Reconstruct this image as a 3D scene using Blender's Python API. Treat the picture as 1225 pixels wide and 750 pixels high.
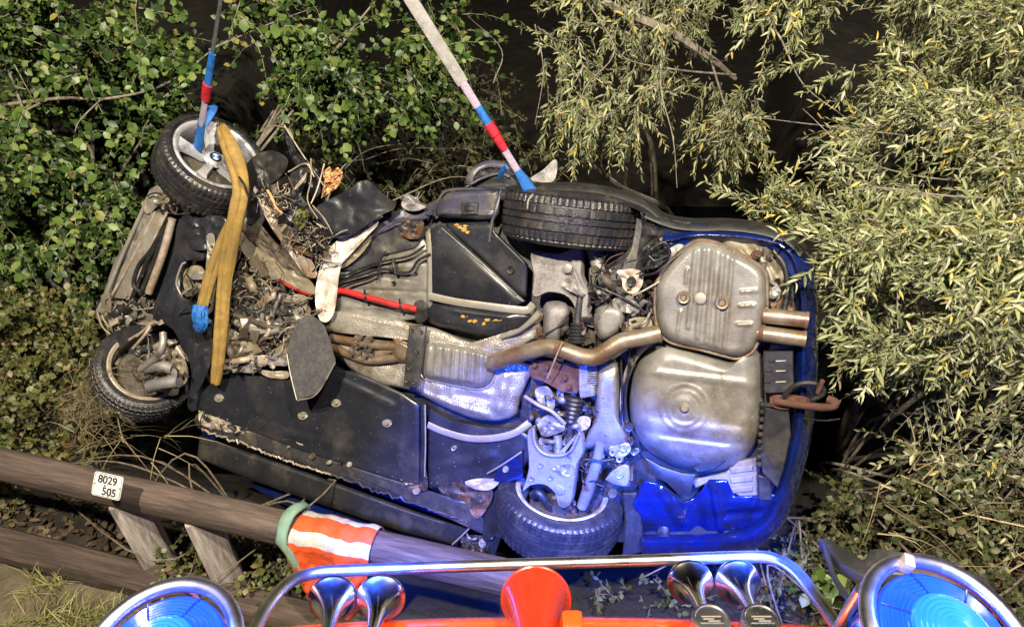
import bpy, bmesh, math, random
import numpy as np
from mathutils import Vector, Matrix, noise
random.seed(7); RNG = np.random.default_rng(7)
for o in list(bpy.data.objects): bpy.data.objects.remove(o)
SC = bpy.context.scene; COL = SC.collection
PI = math.pi

# ---------------------------------------------------------------- camera, sky, lamps, exposure
FPX, CX, CY = 891.0, 612.5, 375.0           # focal length and centre in photograph pixels
PITCH = math.radians(40.0); CAM = Vector((0, 0, 3.6))
FW = Vector((0, math.cos(PITCH), -math.sin(PITCH))); UP = Vector((0, math.sin(PITCH), math.cos(PITCH))); RT = Vector((1, 0, 0))
cam = bpy.data.objects.new('camera', bpy.data.cameras.new('camera')); COL.objects.link(cam)
cam.location = CAM; cam.rotation_euler = (PI/2 - PITCH, 0, 0)
cam.data.sensor_fit = 'HORIZONTAL'; cam.data.sensor_width = 36; cam.data.lens = 36*FPX/1225
cam.data.clip_start = 0.05; cam.data.clip_end = 500
SC.camera = cam
world = bpy.data.worlds.new('World'); SC.world = world; world.use_nodes = True
wn = world.node_tree.nodes; bg = wn['Background']
sky = wn.new('ShaderNodeTexSky'); sky.sky_type = 'NISHITA'; sky.sun_disc = False
sky.sun_elevation = math.radians(-4); sky.sun_rotation = math.radians(160)
world.node_tree.links.new(sky.outputs[0], bg.inputs[0]); bg.inputs[1].default_value = 0.12
SC.view_settings.view_transform = 'Standard'; SC.view_settings.look = 'None'
SC.view_settings.exposure = 0.0; SC.view_settings.gamma = 1.0

def lamp(name, kind, loc, power, color, size=0.1, aim=None, spot=None):
    d = bpy.data.lights.new(name, kind); d.energy = power; d.color = color
    if kind == 'AREA': d.shape = 'DISK'; d.size = size
    else: d.shadow_soft_size = size
    if spot: d.spot_size = math.radians(spot); d.spot_blend = 0.6
    o = bpy.data.objects.new(name, d); COL.objects.link(o); o.location = loc
    if aim is not None:
        o.rotation_euler = (Vector(aim)-Vector(loc)).to_track_quat('-Z', 'Y').to_euler()
    return o
# the crane's floodlight on its mast above and behind the viewer, and the two lit blue beacons of the truck
lamp('floodlight_left', 'SPOT', (-1.8, -0.7, 7.6), 4700, (1.0, 0.89, 0.70), 0.10, (-0.5, 3.4, 0.9), 100)
lamp('floodlight_right', 'SPOT', (1.6, -0.3, 7.3), 3100, (1.0, 0.91, 0.76), 0.10, (0.9, 3.0, 0.9), 100)
lamp('beacon_lamp_right', 'SPOT', (0.66, 0.92, 2.22), 1700, (0.02, 0.10, 1.0), 0.04, (0.62, 2.12, 0.08), 46)
lamp('beacon_lamp_left', 'SPOT', (-0.50, 0.92, 2.18), 1100, (0.02, 0.09, 1.0), 0.04, (0.10, 2.12, 0.36), 54)
lamp('beacon_glow_right', 'POINT', (0.84, 0.72, 2.36), 20, (0.04, 0.11, 1.0), 0.06)
lamp('beacon_glow_left', 'POINT', (-0.69, 0.72, 2.30), 14, (0.04, 0.11, 1.0), 0.06)

# ---------------------------------------------------------------- pixel <-> world helpers
def ray(px, py):
    return FW + RT*((px-CX)/FPX) - UP*((py-CY)/FPX)
def at(px, py, d):
    return CAM + ray(px, py)*d
# plane of the car's underside: it hangs on its side, tipped 30 degrees towards the sky, its front swung away
YAW = math.radians(22); TIP = math.radians(30)
NRM = Vector((-math.sin(YAW)*math.cos(TIP), -math.cos(YAW)*math.cos(TIP), math.sin(TIP)))
P0 = at(690, 445, 3.55)
UAX = Vector((math.cos(YAW), -math.sin(YAW), 0)); VAX = NRM.cross(UAX)
if VAX.z < 0: VAX = -VAX
def W(px, py, h=0.0):
    d = ray(px, py); q = P0 + NRM*h
    return CAM + d*((q-CAM).dot(NRM)/d.dot(NRM))
def depth(px, py, h=0.0): return (W(px, py, h)-CAM).dot(FW)
def m_per_px(px, py): return depth(px, py)/FPX

# ---------------------------------------------------------------- mesh builder
class MB:
    def __init__(s): s.v = []; s.f = []; s.m = []
    def add(s, vs, fs, mi=0):
        n = len(s.v); s.v += [tuple(v) for v in vs]; s.f += [tuple(i+n for i in f) for f in fs]; s.m += [mi]*len(fs)
WLOC = {}
def obj(name, mb, mats, parent=None, label=None, cat=None, group=None, kind=None, smooth=40, recalc=True, loc=None, rot=None, bevel=0):
    """links the builder's shapes as ONE mesh object; vertices are in world space unless loc/rot (local) are given"""
    base = WLOC[parent.name] if parent else Vector((0, 0, 0))
    me = bpy.data.meshes.new(name)
    if loc is None:
        if parent is None and mb.v:
            a = np.array(mb.v); base0 = Vector((a[:, 0].mean(), a[:, 1].mean(), a[:, 2].min()))
        else: base0 = base
        vs = [(v[0]-base0.x, v[1]-base0.y, v[2]-base0.z) for v in mb.v]
    else: base0 = Vector(loc); vs = mb.v
    me.from_pydata(vs, [], mb.f)
    if not isinstance(mats, (list, tuple)): mats = [mats]
    for m in mats: me.materials.append(m)
    if len(mats) > 1: me.polygons.foreach_set('material_index', mb.m)
    if recalc or bevel:
        bm = bmesh.new(); bm.from_mesh(me)
        if bevel: bmesh.ops.bevel(bm, geom=[e for e in bm.edges], offset=bevel, segments=2, affect='EDGES', profile=0.6)
        bmesh.ops.recalc_face_normals(bm, faces=bm.faces); bm.to_mesh(me); bm.free()
    if smooth:
        me.polygons.foreach_set('use_smooth', [True]*len(me.polygons)); me.set_sharp_from_angle(angle=math.radians(smooth))
    me.update()
    o = bpy.data.objects.new(name, me); COL.objects.link(o)
    if parent: o.parent = parent; o.location = base0-base
    else: o.location = base0
    if rot: o.rotation_euler = rot
    WLOC[o.name] = base0
    tag(o, label, cat, group, kind)
    return o
def tag(o, label=None, cat=None, group=None, kind=None):
    if label: o['label'] = label
    if cat: o['category'] = cat
    if group: o['group'] = group
    if kind: o['kind'] = kind
    return o
def empty(name, loc, label=None, cat=None, group=None, parent=None):
    o = bpy.data.objects.new(name, None); COL.objects.link(o); o.empty_display_size = 0.1
    o.location = Vector(loc) - (WLOC[parent.name] if parent else Vector((0, 0, 0)))
    if parent: o.parent = parent
    WLOC[o.name] = Vector(loc)
    return tag(o, label, cat, group)

def spline(pts, n=6, closed=False):
    """Catmull-Rom through tuples of any length"""
    P = [np.array(p, float) for p in pts]; out = []
    L = len(P); segs = L if closed else L-1
    for i in range(segs):
        p1, p2 = P[i % L], P[(i+1) % L]
        p0 = P[(i-1) % L] if (closed or i > 0) else 2*p1-p2
        p3 = P[(i+2) % L] if (closed or i+2 < L) else 2*p2-p1
        for k in range(n):
            t = k/n
            out.append(0.5*((2*p1)+(-p0+p2)*t+(2*p0-5*p1+4*p2-p3)*t*t+(-p0+3*p1-3*p2+p3)*t**3))
    if not closed: out.append(P[-1])
    return out
def area2(p): return sum(p[i][0]*p[(i+1) % len(p)][1]-p[(i+1) % len(p)][0]*p[i][1] for i in range(len(p)))
def inset(poly, d):
    n = len(poly); s = 1 if area2(poly) > 0 else -1; out = []
    for i in range(n):
        a, b, c = np.array(poly[i-1][:2], float), np.array(poly[i][:2], float), np.array(poly[(i+1) % n][:2], float)
        e1 = b-a; e2 = c-b; l1 = np.hypot(*e1) or 1; l2 = np.hypot(*e2) or 1
        n1 = np.array((-e1[1], e1[0]))/l1*s; n2 = np.array((-e2[1], e2[0]))/l2*s
        k = n1+n2; q = max(k.dot(k), 0.5); out.append(tuple(b+k*(2*d/q)))
    return out
def resample(poly, n):
    P = np.array([p[:2] for p in poly]+[poly[0][:2]], float); L = np.r_[0, np.cumsum(np.hypot(*np.diff(P, axis=0).T))]
    t = np.linspace(0, L[-1], n, endpoint=False)
    return [(float(np.interp(s, L, P[:, 0])), float(np.interp(s, L, P[:, 1]))) for s in t]
def plate(mb, poly, h=0.0, t=0.02, bev=1.4, hb=0.005, sm=0, mi=0, MAP=None):
    """a plate whose outline is traced on the car's plane; h = height of its face (number or function), t = thickness"""
    M = MAP or W; H = h if callable(h) else (lambda x, y: h)
    if sm: poly = [tuple(p) for p in spline(poly, sm, True)]
    ins = inset(poly, bev); n = len(poly)
    vs = [M(x, y, H(x, y)) for x, y in ins]+[M(x, y, H(x, y))-NRM*hb for x, y in poly]+[M(x, y, H(x, y))-NRM*t for x, y in poly]
    fs = [tuple(range(n)), tuple(range(3*n-1, 2*n-1, -1))]
    for k in (0, 1):
        for i in range(n):
            j = (i+1) % n; fs.append((k*n+i, k*n+n+i, k*n+n+j, k*n+j))
    mb.add(vs, fs, mi)
def dome(mb, poly, h0, H, edge=0.25, rel=None, n=110, rings=18, skirt=0.02, sm=4, c=None, pw=0.5, mi=0):
    """a pressed or swollen sheet: outline at h0, rising by H over the share `edge` of its radius, plus relief rel(px,py,s)"""
    if sm: poly = [tuple(p) for p in spline(poly, sm, True)]
    b = resample(poly, n); c = c or tuple(np.mean(np.array(b), axis=0))
    vs = [W(x, y, h0-skirt) for x, y in b]; fs = []
    for k in range(rings):
        s = (k/rings)**1.25
        e = min(1, s/edge); e = (1-(1-e)**2)**pw
        for x, y in b:
            X, Y = x+(c[0]-x)*s, y+(c[1]-y)*s
            vs.append(W(X, Y, h0+H*e+(rel(X, Y, s) if rel else 0)))
    vs.append(W(c[0], c[1], h0+H+(rel(c[0], c[1], 1) if rel else 0)))
    for k in range(rings):
        for i in range(n):
            j = (i+1) % n; fs.append((k*n+i, k*n+j, k*n+n+j, k*n+n+i))
    q = rings*n
    for i in range(n): fs.append((q+i, q+(i+1) % n, q+n))
    mb.add(vs, fs, mi)
def shard(mb, poly, h, amp, seed=0, t=0.006, n=48, rings=7, scale=9, hf=None, sm=3, mi=0):
    """crumpled sheet: noisy heights, closed by a back face t behind"""
    b = resample([tuple(p) for p in spline(poly, sm, True)] if sm else poly, n); c = np.mean(np.array(b), axis=0)
    def hh(x, y):
        return h+(hf(x, y) if hf else 0)+amp*(noise.noise(Vector((x/scale, y/scale, seed*7.3)))+0.5*noise.noise(Vector((x/scale*2.3, y/scale*2.3, seed*3.1))))
    F, B = [], []
    for k in range(rings):
        s = k/rings
        for x, y in b:
            X, Y = x+(c[0]-x)*s, y+(c[1]-y)*s
            F.append(W(X, Y, hh(X, Y))); B.append(W(X, Y, hh(X, Y)-t))
    F.append(W(c[0], c[1], hh(*c))); B.append(W(c[0], c[1], hh(*c)-t)); N = len(F); fs = []
    for k in range(rings-1):
        for i in range(n):
            j = (i+1) % n; a = (k*n+i, k*n+j, k*n+n+j, k*n+n+i)
            fs.append(a); fs.append(tuple(x+N for x in reversed(a)))
    q = (rings-1)*n
    for i in range(n):
        j = (i+1) % n
        fs.append((q+i, q+j, N-1)); fs.append((N+q+j, N+q+i, 2*N-1)); fs.append((j, i, N+i, N+j))
    mb.add(F+B, fs, mi)
def tube3(mb, pts, r, seg=10, n=6, cap=True, mi=0, flat=1.0, upv=None):
    """tube along world points; r = radius or list of radii; flat squeezes it into a band"""
    rr = r if isinstance(r, (list, tuple)) else [r]*len(pts)
    P = spline([(*p, q) for p, q in zip(pts, rr)], n) if n > 1 else [np.array((*p, q)) for p, q in zip(pts, rr)]
    ref = None; vs = []; fs = []; L = len(P)
    for i, p in enumerate(P):
        a = Vector(P[max(i-1, 0)][:3]); b = Vector(P[min(i+1, L-1)][:3]); t = (b-a).normalized() if (b-a).length > 1e-9 else Vector((0, 0, 1))
        if ref is None: ref = Vector(upv) if upv is not None else (Vector((0, 0, 1)) if abs(t.z) < 0.9 else Vector((1, 0, 0)))
        x = ref-t*ref.dot(t); x.normalize(); ref = x; y = t.cross(x); c = Vector(p[:3])
        for k in range(seg):
            g = 2*PI*k/seg; vs.append(c+x*(math.cos(g)*p[3]*flat)+y*(math.sin(g)*p[3]))
    for i in range(L-1):
        for k in range(seg):
            j = (k+1) % seg; fs.append((i*seg+k, i*seg+j, i*seg+seg+j, i*seg+seg+k))
    if cap: fs.append(tuple(range(seg))[::-1]); fs.append(tuple((L-1)*seg+k for k in range(seg)))
    mb.add(vs, fs, mi)
def tube(mb, pts, r, **k):
    """tube along (px, py, h) points of the car's plane"""
    tube3(mb, [W(*p) for p in pts], r, **k)
def frame(axis):
    z = Vector(axis).normalized(); x = Vector((0, 0, 1)).cross(z)
    if x.length < 1e-3: x = Vector((1, 0, 0))
    x.normalize(); return x, z.cross(x), z
def lathe(mb, c, axis, prof, seg=40, mi=0, rot=0, mod=None, close=False):
    """profile [(r, z)] turned round axis through c; mod(ring, seg) adds to the radius"""
    x, y, z = frame(axis); c = Vector(c); vs = []; fs = []; n = len(prof)
    for i, (r, zz) in enumerate(prof):
        for k in range(seg):
            g = 2*PI*k/seg+rot; q = max(r+(mod(i, k) if mod else 0), 1e-4)
            vs.append(c+x*(q*math.cos(g))+y*(q*math.sin(g))+z*zz)
    for i in range(n-1 if not close else n):
        for k in range(seg):
            j = (k+1) % seg; i2 = (i+1) % n; fs.append((i*seg+k, i*seg+j, i2*seg+j, i2*seg+k))
    mb.add(vs, fs, mi)
def disc_bolt(mb, px, py, h, r, t=0.012, seg=6, mi=0):
    lathe(mb, W(px, py, h), NRM, [(0.0001, t), (r*0.8, t), (r, t*0.75), (r, -0.01)], seg, mi, rot=random.random())
def washer(mb, px, py, h, r, mi=0):
    lathe(mb, W(px, py, h), NRM, [(r*0.45, -0.004), (r*0.5, 0.006), (r*0.85, 0.008), (r, 0.002), (r, -0.01)], 20, mi)
def boxw(mb, c, ax, ay, az, sx, sy, sz, mi=0):
    """box with world centre, three unit axes and full sizes"""
    vs = [Vector(c)+ax*(i*sx/2)+ay*(j*sy/2)+az*(k*sz/2) for i in (-1, 1) for j in (-1, 1) for k in (-1, 1)]
    mb.add(vs, [(0, 1, 3, 2), (4, 6, 7, 5), (0, 4, 5, 1), (2, 3, 7, 6), (0, 2, 6, 4), (1, 5, 7, 3)], mi)

# ---------------------------------------------------------------- materials
MATS = {}
def mat(name, base, rough=0.5, metal=0.0, dirt=None, dirt_amt=0.45, dirt_scale=7.0, bump=0.0, bump_scale=60.0, var=0.15, coat=0.0,
        speck=None, speck_amt=0.0, stretch=None, spec=0.5, emit=None, emit_s=0.0, rough_var=0.15, cells=0, cell_bump=0.0, isl=None, trans=0.0):
    m = bpy.data.materials.new(name); m.use_nodes = True; nt = m.node_tree; N = nt.nodes; L = nt.links; b = N['Principled BSDF']
    tc = N.new('ShaderNodeTexCoord'); mp = N.new('ShaderNodeMapping'); L.new(tc.outputs['Object'], mp.inputs[0])
    if stretch: mp.inputs['Scale'].default_value = stretch
    def nz(scale, det=4, rg=0.6):
        n = N.new('ShaderNodeTexNoise'); n.inputs['Scale'].default_value = scale; n.inputs['Detail'].default_value = det; n.inputs['Roughness'].default_value = rg
        L.new(mp.outputs[0], n.inputs['Vector']); return n
    def ramp(src, p0, p1, c0=(0, 0, 0, 1), c1=(1, 1, 1, 1)):
        r = N.new('ShaderNodeValToRGB'); r.color_ramp.elements[0].position = p0; r.color_ramp.elements[1].position = p1
        r.color_ramp.elements[0].color = c0; r.color_ramp.elements[1].color = c1; L.new(src, r.inputs[0]); return r
    def mix(f, a, bcol):
        x = N.new('ShaderNodeMix'); x.data_type = 'RGBA'
        if isinstance(f, float): x.inputs[0].default_value = f
        else: L.new(f, x.inputs[0])
        for s, q in ((6, a), (7, bcol)):
            if isinstance(q, tuple): x.inputs[s].default_value = (*q[:3], 1)
            else: L.new(q, x.inputs[s])
        return x.outputs[2]
    if isl:                                     # each separate leaf or blade its own hue
        g = N.new('ShaderNodeNewGeometry'); r = N.new('ShaderNodeValToRGB'); r.color_ramp.interpolation = 'LINEAR'
        e = r.color_ramp.elements
        while len(e) < len(isl): e.new(0.5)
        for i, c in enumerate(isl): e[i].position = c[0]; e[i].color = (*c[1], 1)
        L.new(g.outputs['Random Per Island'], r.inputs[0]); col = r.outputs[0]
    else:
        lo = tuple(max(0, c*(1-var)) for c in base); hi = tuple(min(1, c*(1+var)) for c in base)
        col = ramp(nz(dirt_scale*2.1, 5).outputs[0], 0.35, 0.65, (*lo, 1), (*hi, 1)).outputs[0]
    if dirt:
        f = ramp(nz(dirt_scale, 7, 0.68).outputs[0], 0.62-dirt_amt*0.35, 0.72-dirt_amt*0.12); col = mix(f.outputs[0], col, dirt)
    if speck:
        f = ramp(nz(95, 3, 0.7).outputs[0], 0.70-speck_amt*0.12, 0.73-speck_amt*0.12); col = mix(f.outputs[0], col, speck)
    L.new(col, b.inputs['Base Color'])
    b.inputs['Metallic'].default_value = metal; b.inputs['Specular IOR Level'].default_value = spec; b.inputs['Coat Weight'].default_value = coat
    b.inputs['Coat Roughness'].default_value = 0.08
    if rough_var:
        mr = N.new('ShaderNodeMapRange'); L.new(nz(dirt_scale*1.6, 5).outputs[0], mr.inputs[0]); mr.inputs[1].default_value = 0.3; mr.inputs[2].default_value = 0.7
        mr.inputs[3].default_value = max(0.02, rough-rough_var); mr.inputs[4].default_value = min(1, rough+rough_var); L.new(mr.outputs[0], b.inputs['Roughness'])
    else: b.inputs['Roughness'].default_value = rough
    if bump or cell_bump:
        bp = N.new('ShaderNodeBump'); bp.inputs['Strength'].default_value = 1.0; bp.inputs['Distance'].default_value = bump or cell_bump
        if cells:
            vo = N.new('ShaderNodeTexVoronoi'); vo.inputs['Scale'].default_value = cells; L.new(tc.outputs['Object'], vo.inputs['Vector']); L.new(vo.outputs['Distance'], bp.inputs['Height'])
        else: L.new(nz(bump_scale, 6, 0.65).outputs[0], bp.inputs['Height'])
        L.new(bp.outputs[0], b.inputs['Normal'])
    if emit: b.inputs['Emission Color'].default_value = (*emit, 1); b.inputs['Emission Strength'].default_value = emit_s
    if trans:
        tr = N.new('ShaderNodeBsdfTranslucent'); L.new(col, tr.inputs[0]); ms = N.new('ShaderNodeMixShader'); ms.inputs[0].default_value = trans
        L.new(b.outputs[0], ms.inputs[1]); L.new(tr.outputs[0], ms.inputs[2]); L.new(ms.outputs[0], N['Material Output'].inputs[0])
    MATS[name] = m; return m
mud = (0.10, 0.075, 0.045); dust = (0.20, 0.17, 0.13)
ALU = mat('cast_aluminium', (0.27, 0.255, 0.23), 0.42, 0.45, mud, 0.42, 9, 0.0025, 90, 0.2)
CASTING = mat('grainy_casting', (0.22, 0.205, 0.205), 0.5, 0.4, mud, 0.25, 8, 0.003, 170, 0.15, speck=(0.14, 0.13, 0.12), speck_amt=0.5)
STEEL = mat('dusty_zinc_steel', (0.27, 0.255, 0.225), 0.40, 0.35, (0.26, 0.21, 0.14), 0.5, 5, 0.0012, 40, 0.12)
TANK = mat('bare_grey_sheet', (0.215, 0.205, 0.185), 0.36, 0.3, (0.12, 0.098, 0.07), 0.42, 4.5, 0.0015, 90, 0.25, speck=(0.35, 0.33, 0.3), speck_amt=0.25)
SHIELD = mat('dimpled_heat_shield', (0.36, 0.33, 0.285), 0.38, 0.5, (0.20, 0.15, 0.09), 0.4, 6, 0, 60, 0.15, cells=130, cell_bump=0.0025)
PIPE = mat('heat_tanned_steel', (0.24, 0.195, 0.14), 0.36, 0.5, (0.16, 0.085, 0.04), 0.55, 7, 0.0012, 80, 0.2)
RUST = mat('rust', (0.075, 0.032, 0.02), 0.8, 0.1, (0.09, 0.035, 0.02), 0.5, 14, 0.003, 120, 0.25)
PLASTIC = mat('black_plastic', (0.016, 0.016, 0.018), 0.42, 0, (0.05, 0.045, 0.038), 0.3, 5, 0.0012, 50, 0.2, speck=(0.25, 0.24, 0.22), speck_amt=0.0)
COVER = mat('scuffed_black_cover', (0.014, 0.015, 0.020), 0.36, 0, (0.035, 0.032, 0.03), 0.3, 4, 0.001, 30, 0.2, speck=(0.30, 0.28, 0.25), speck_amt=0.12)
DARKSTEEL = mat('dark_coated_steel', (0.035, 0.034, 0.038), 0.4, 0.2, (0.10, 0.085, 0.065), 0.35, 8, 0.0015, 70, 0.2)
MUDDY = mat('muddy_metal', (0.085, 0.068, 0.05), 0.6, 0.2, (0.05, 0.038, 0.025), 0.6, 16, 0.004, 110, 0.35, speck=(0.30, 0.26, 0.18), speck_amt=0.4)
PALE = mat('torn_pale_sheet', (0.36, 0.31, 0.25), 0.45, 0.2, (0.20, 0.12, 0.065), 0.45, 8, 0.003, 70, 0.15)
TORN = mat('torn_white_liner', (0.52, 0.48, 0.43), 0.5, 0.1, (0.24, 0.15, 0.09), 0.4, 8, 0.004, 40, 0.15)
BEIGE = mat('dusty_beige_sheet', (0.20, 0.17, 0.115), 0.55, 0.15, (0.13, 0.10, 0.06), 0.5, 9, 0.002, 90, 0.2, speck=(0.07, 0.06, 0.05), speck_amt=0.4)
PAINT = mat('dark_blue_paint', (0.004, 0.013, 0.095), 0.2, 0.25, (0.012, 0.012, 0.016), 0.42, 6, 0.0006, 25, 0.2, coat=0.6)
UNDERPAINT = mat('dull_dark_blue_paint', (0.045, 0.045, 0.07), 0.38, 0.2, (0.11, 0.09, 0.065), 0.4, 7, 0.0012, 40, 0.2)
RUBBER = mat('tyre_rubber', (0.019, 0.019, 0.022), 0.28, 0, (0.05, 0.042, 0.032), 0.35, 10, 0.0025, 130, 0.25, speck=(0.16, 0.14, 0.11), speck_amt=0.1)
RIM = mat('silver_wheel_paint', (0.46, 0.46, 0.49), 0.26, 0.35, (0.16, 0.14, 0.11), 0.3, 12, 0, 60, 0.08)
RIMIN = mat('dirty_rim_barrel', (0.42, 0.37, 0.28), 0.5, 0.2, (0.16, 0.11, 0.06), 0.5, 10, 0.001, 60, 0.2)
RED = mat('red_hose', (0.42, 0.018, 0.018), 0.4, 0, (0.15, 0.02, 0.015), 0.4, 9)
FABRIC = mat('grey_carpet_liner', (0.045, 0.043, 0.046), 0.9, 0, (0.075, 0.07, 0.065), 0.5, 30, 0.004, 240, 0.3)
WIRE = mat('black_cable', (0.013, 0.013, 0.015), 0.4, 0, dust, 0.1, 20)
YELLOWDIRT = mat('yellow_clay', (0.36, 0.21, 0.035), 0.85, 0, (0.2, 0.11, 0.02), 0.4, 20, 0.004, 120)
SPLINTER = mat('splintered_fresh_wood', (0.42, 0.21, 0.085), 0.7, 0, (0.62, 0.42, 0.2), 0.5, 25, 0.003, 90, 0.3)
SLING = mat('ochre_sling_fabric', (0.25, 0.155, 0.035), 0.85, 0, (0.15, 0.095, 0.028), 0.42, 9, 0.0015, 260, 0.18)
WEB = mat('grey_webbing', (0.21, 0.20, 0.185), 0.7, 0, (0.13, 0.12, 0.11), 0.3, 20, 0.002, 200, 0.15)
WEBDARK = mat('dark_webbing', (0.055, 0.06, 0.065), 0.7, 0, (0.03, 0.03, 0.03), 0.3, 20, 0.002, 200, 0.15)
LILAC = mat('faded_lilac_webbing', (0.29, 0.235, 0.30), 0.7, 0, (0.2, 0.17, 0.2), 0.3, 20, 0.002, 200, 0.15)
BLUEWEB = mat('blue_webbing', (0.01, 0.11, 0.36), 0.6, 0, (0.008, 0.04, 0.2), 0.35, 22, 0.002, 200, 0.2)
REDWEB = mat('red_sleeve', (0.45, 0.012, 0.025), 0.6, 0, (0.22, 0.006, 0.012), 0.35, 30, 0.002, 160, 0.2)
CHROME = mat('chrome', (0.85, 0.83, 0.80), 0.17, 1.0, None, var=0.03, rough_var=0.05)
BRUSHED = mat('polished_steel_tube', (0.74, 0.71, 0.68), 0.30, 1.0, None, var=0.04, rough_var=0.06)
ORANGE = mat('orange_paint', (0.60, 0.055, 0.006), 0.3, 0, None, var=0.05, coat=0.5)
REDHORN = mat('red_orange_enamel', (0.36, 0.022, 0.006), 0.3, 0, None, var=0.05, coat=0.5)
BLUELENS = mat('lit_blue_lens', (0.006, 0.04, 0.30), 0.12, 0, None, var=0.1, emit=(0.0, 0.08, 0.75), emit_s=0.2, coat=0.5)
BLUECORE = mat('lit_blue_core', (0.012, 0.09, 0.42), 0.12, 0, None, var=0.1, emit=(0.01, 0.22, 1.0), emit_s=0.2, coat=0.5)
LENSRIB = mat('dark_blue_lens_rib', (0.004, 0.02, 0.16), 0.2, 0, None, var=0.1)
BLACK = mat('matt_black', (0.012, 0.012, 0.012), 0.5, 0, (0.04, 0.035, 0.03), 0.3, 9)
GLASS = mat('dark_windscreen', (0.01, 0.012, 0.014), 0.05, 0, None, var=0.05, rough_var=0)
RAILWOOD = mat('weathered_brown_rail', (0.085, 0.058, 0.046), 0.75, 0, (0.026, 0.018, 0.014), 0.55, 2.0, 0.008, 3.5, 0.45, stretch=(1.1, 13, 13))
POSTWOOD = mat('pale_grey_post_wood', (0.34, 0.30, 0.27), 0.8, 0, (0.14, 0.115, 0.095), 0.5, 2.5, 0.006, 4, 0.35, stretch=(14, 14, 1.1))
BEAMWOOD = mat('dark_wet_beam', (0.055, 0.036, 0.026), 0.75, 0, (0.02, 0.013, 0.010), 0.5, 2.0, 0.008, 3.5, 0.45, stretch=(1.1, 13, 13))
VESTOR = mat('orange_vest_fabric', (0.52, 0.058, 0.007), 0.7, 0, (0.38, 0.045, 0.008), 0.35, 9, 0.008, 22, 0.15)
VESTWH = mat('reflective_white_tape', (0.46, 0.45, 0.44), 0.35, 0.2, (0.34, 0.32, 0.31), 0.35, 9, 0.006, 22, 0.12)
TEAL = mat('faded_teal_sling', (0.12, 0.22, 0.19), 0.8, 0, (0.22, 0.24, 0.09), 0.5, 6, 0.003, 90, 0.2)
SIGNWH = mat('white_sign_plate', (0.52, 0.51, 0.50), 0.45, 0, (0.3, 0.27, 0.23), 0.4, 26)
SIGNBK = mat('black_print', (0.015, 0.015, 0.02), 0.6, 0)
WHITE = mat('white_enamel', (0.8, 0.8, 0.82), 0.3, 0); BLUEEN = mat('blue_enamel', (0.02, 0.12, 0.45), 0.3, 0)
SOIL = mat('dark_wet_soil', (0.010, 0.008, 0.005), 0.85, 0, (0.024, 0.02, 0.009), 0.4, 3, 0.03, 14, 0.4)
VERGE = mat('muddy_verge', (0.10, 0.078, 0.045), 0.9, 0, (0.05, 0.045, 0.022), 0.5, 5, 0.02, 40, 0.35)
ASPHALT = mat('asphalt', (0.045, 0.044, 0.043), 0.85, 0, (0.065, 0.062, 0.055), 0.4, 3, 0.004, 160, 0.25)
WATER = mat('black_gap_water', (0.004, 0.005, 0.005), 0.06, 0, None, bump=0.01, bump_scale=5, rough_var=0)  # black colour, keeps the gaps behind the car dark
BARK = mat('twig_bark', (0.13, 0.10, 0.07), 0.85, 0, (0.06, 0.05, 0.035), 0.4, 15, 0.002, 120, 0.3)
GREYBARK = mat('pale_twig_bark', (0.22, 0.19, 0.15), 0.85, 0, (0.11, 0.10, 0.07), 0.4, 15, 0.002, 120, 0.3)
LEAF_BUSH = mat('broad_green_leaves', (0.1, 0.2, 0.03), 0.46, 0, isl=[(0, (0.015, 0.036, 0.007)), (0.4, (0.044, 0.088, 0.015)), (0.75, (0.10, 0.158, 0.030)), (0.95, (0.185, 0.23, 0.065)), (1, (0.23, 0.19, 0.05))], trans=0.15, rough_var=0)
LEAF_LOW = mat('olive_bramble_leaves', (0.1, 0.1, 0.03), 0.5, 0, isl=[(0, (0.045, 0.055, 0.014)), (0.5, (0.085, 0.098, 0.024)), (0.85, (0.13, 0.125, 0.035)), (1, (0.17, 0.105, 0.035))], trans=0.2, rough_var=0)
LEAF_WIL = mat('pale_willow_leaves', (0.2, 0.2, 0.08), 0.40, 0, isl=[(0, (0.085, 0.11, 0.045)), (0.35, (0.175, 0.195, 0.08)), (0.7, (0.265, 0.275, 0.13)), (0.90, (0.37, 0.36, 0.24)), (0.94, (0.40, 0.35, 0.11)), (1, (0.42, 0.30, 0.05))], trans=0.2, rough_var=0)
RUSTED = mat('rust_stained_black_steel', (0.022, 0.02, 0.02), 0.5, 0.1, (0.15, 0.065, 0.02), 0.42, 14, 0.003, 90, 0.3, speck=(0.30, 0.24, 0.16), speck_amt=0.45)
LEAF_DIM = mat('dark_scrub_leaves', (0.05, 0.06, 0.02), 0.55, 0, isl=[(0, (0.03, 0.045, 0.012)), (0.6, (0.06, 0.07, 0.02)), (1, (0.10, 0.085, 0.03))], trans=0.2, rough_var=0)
STRAWD = mat('muddy_dry_grass', (0.3, 0.25, 0.13), 0.7, 0, isl=[(0, (0.05, 0.036, 0.018)), (0.6, (0.12, 0.092, 0.05)), (1, (0.22, 0.17, 0.09))], rough_var=0)
MUDTYRE = mat('mud', (0.11, 0.075, 0.05), 0.85, 0, (0.06, 0.04, 0.028), 0.5, 18, 0.004, 120, 0.3)
GRASS = mat('grass_blades', (0.1, 0.12, 0.03), 0.55, 0, isl=[(0, (0.10, 0.12, 0.025)), (0.5, (0.20, 0.20, 0.06)), (1, (0.34, 0.30, 0.14))], trans=0.2, rough_var=0)
STRAW = mat('dry_stalks', (0.3, 0.25, 0.13), 0.7, 0, isl=[(0, (0.14, 0.10, 0.05)), (0.6, (0.28, 0.22, 0.12)), (1, (0.40, 0.33, 0.19))], rough_var=0)
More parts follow.
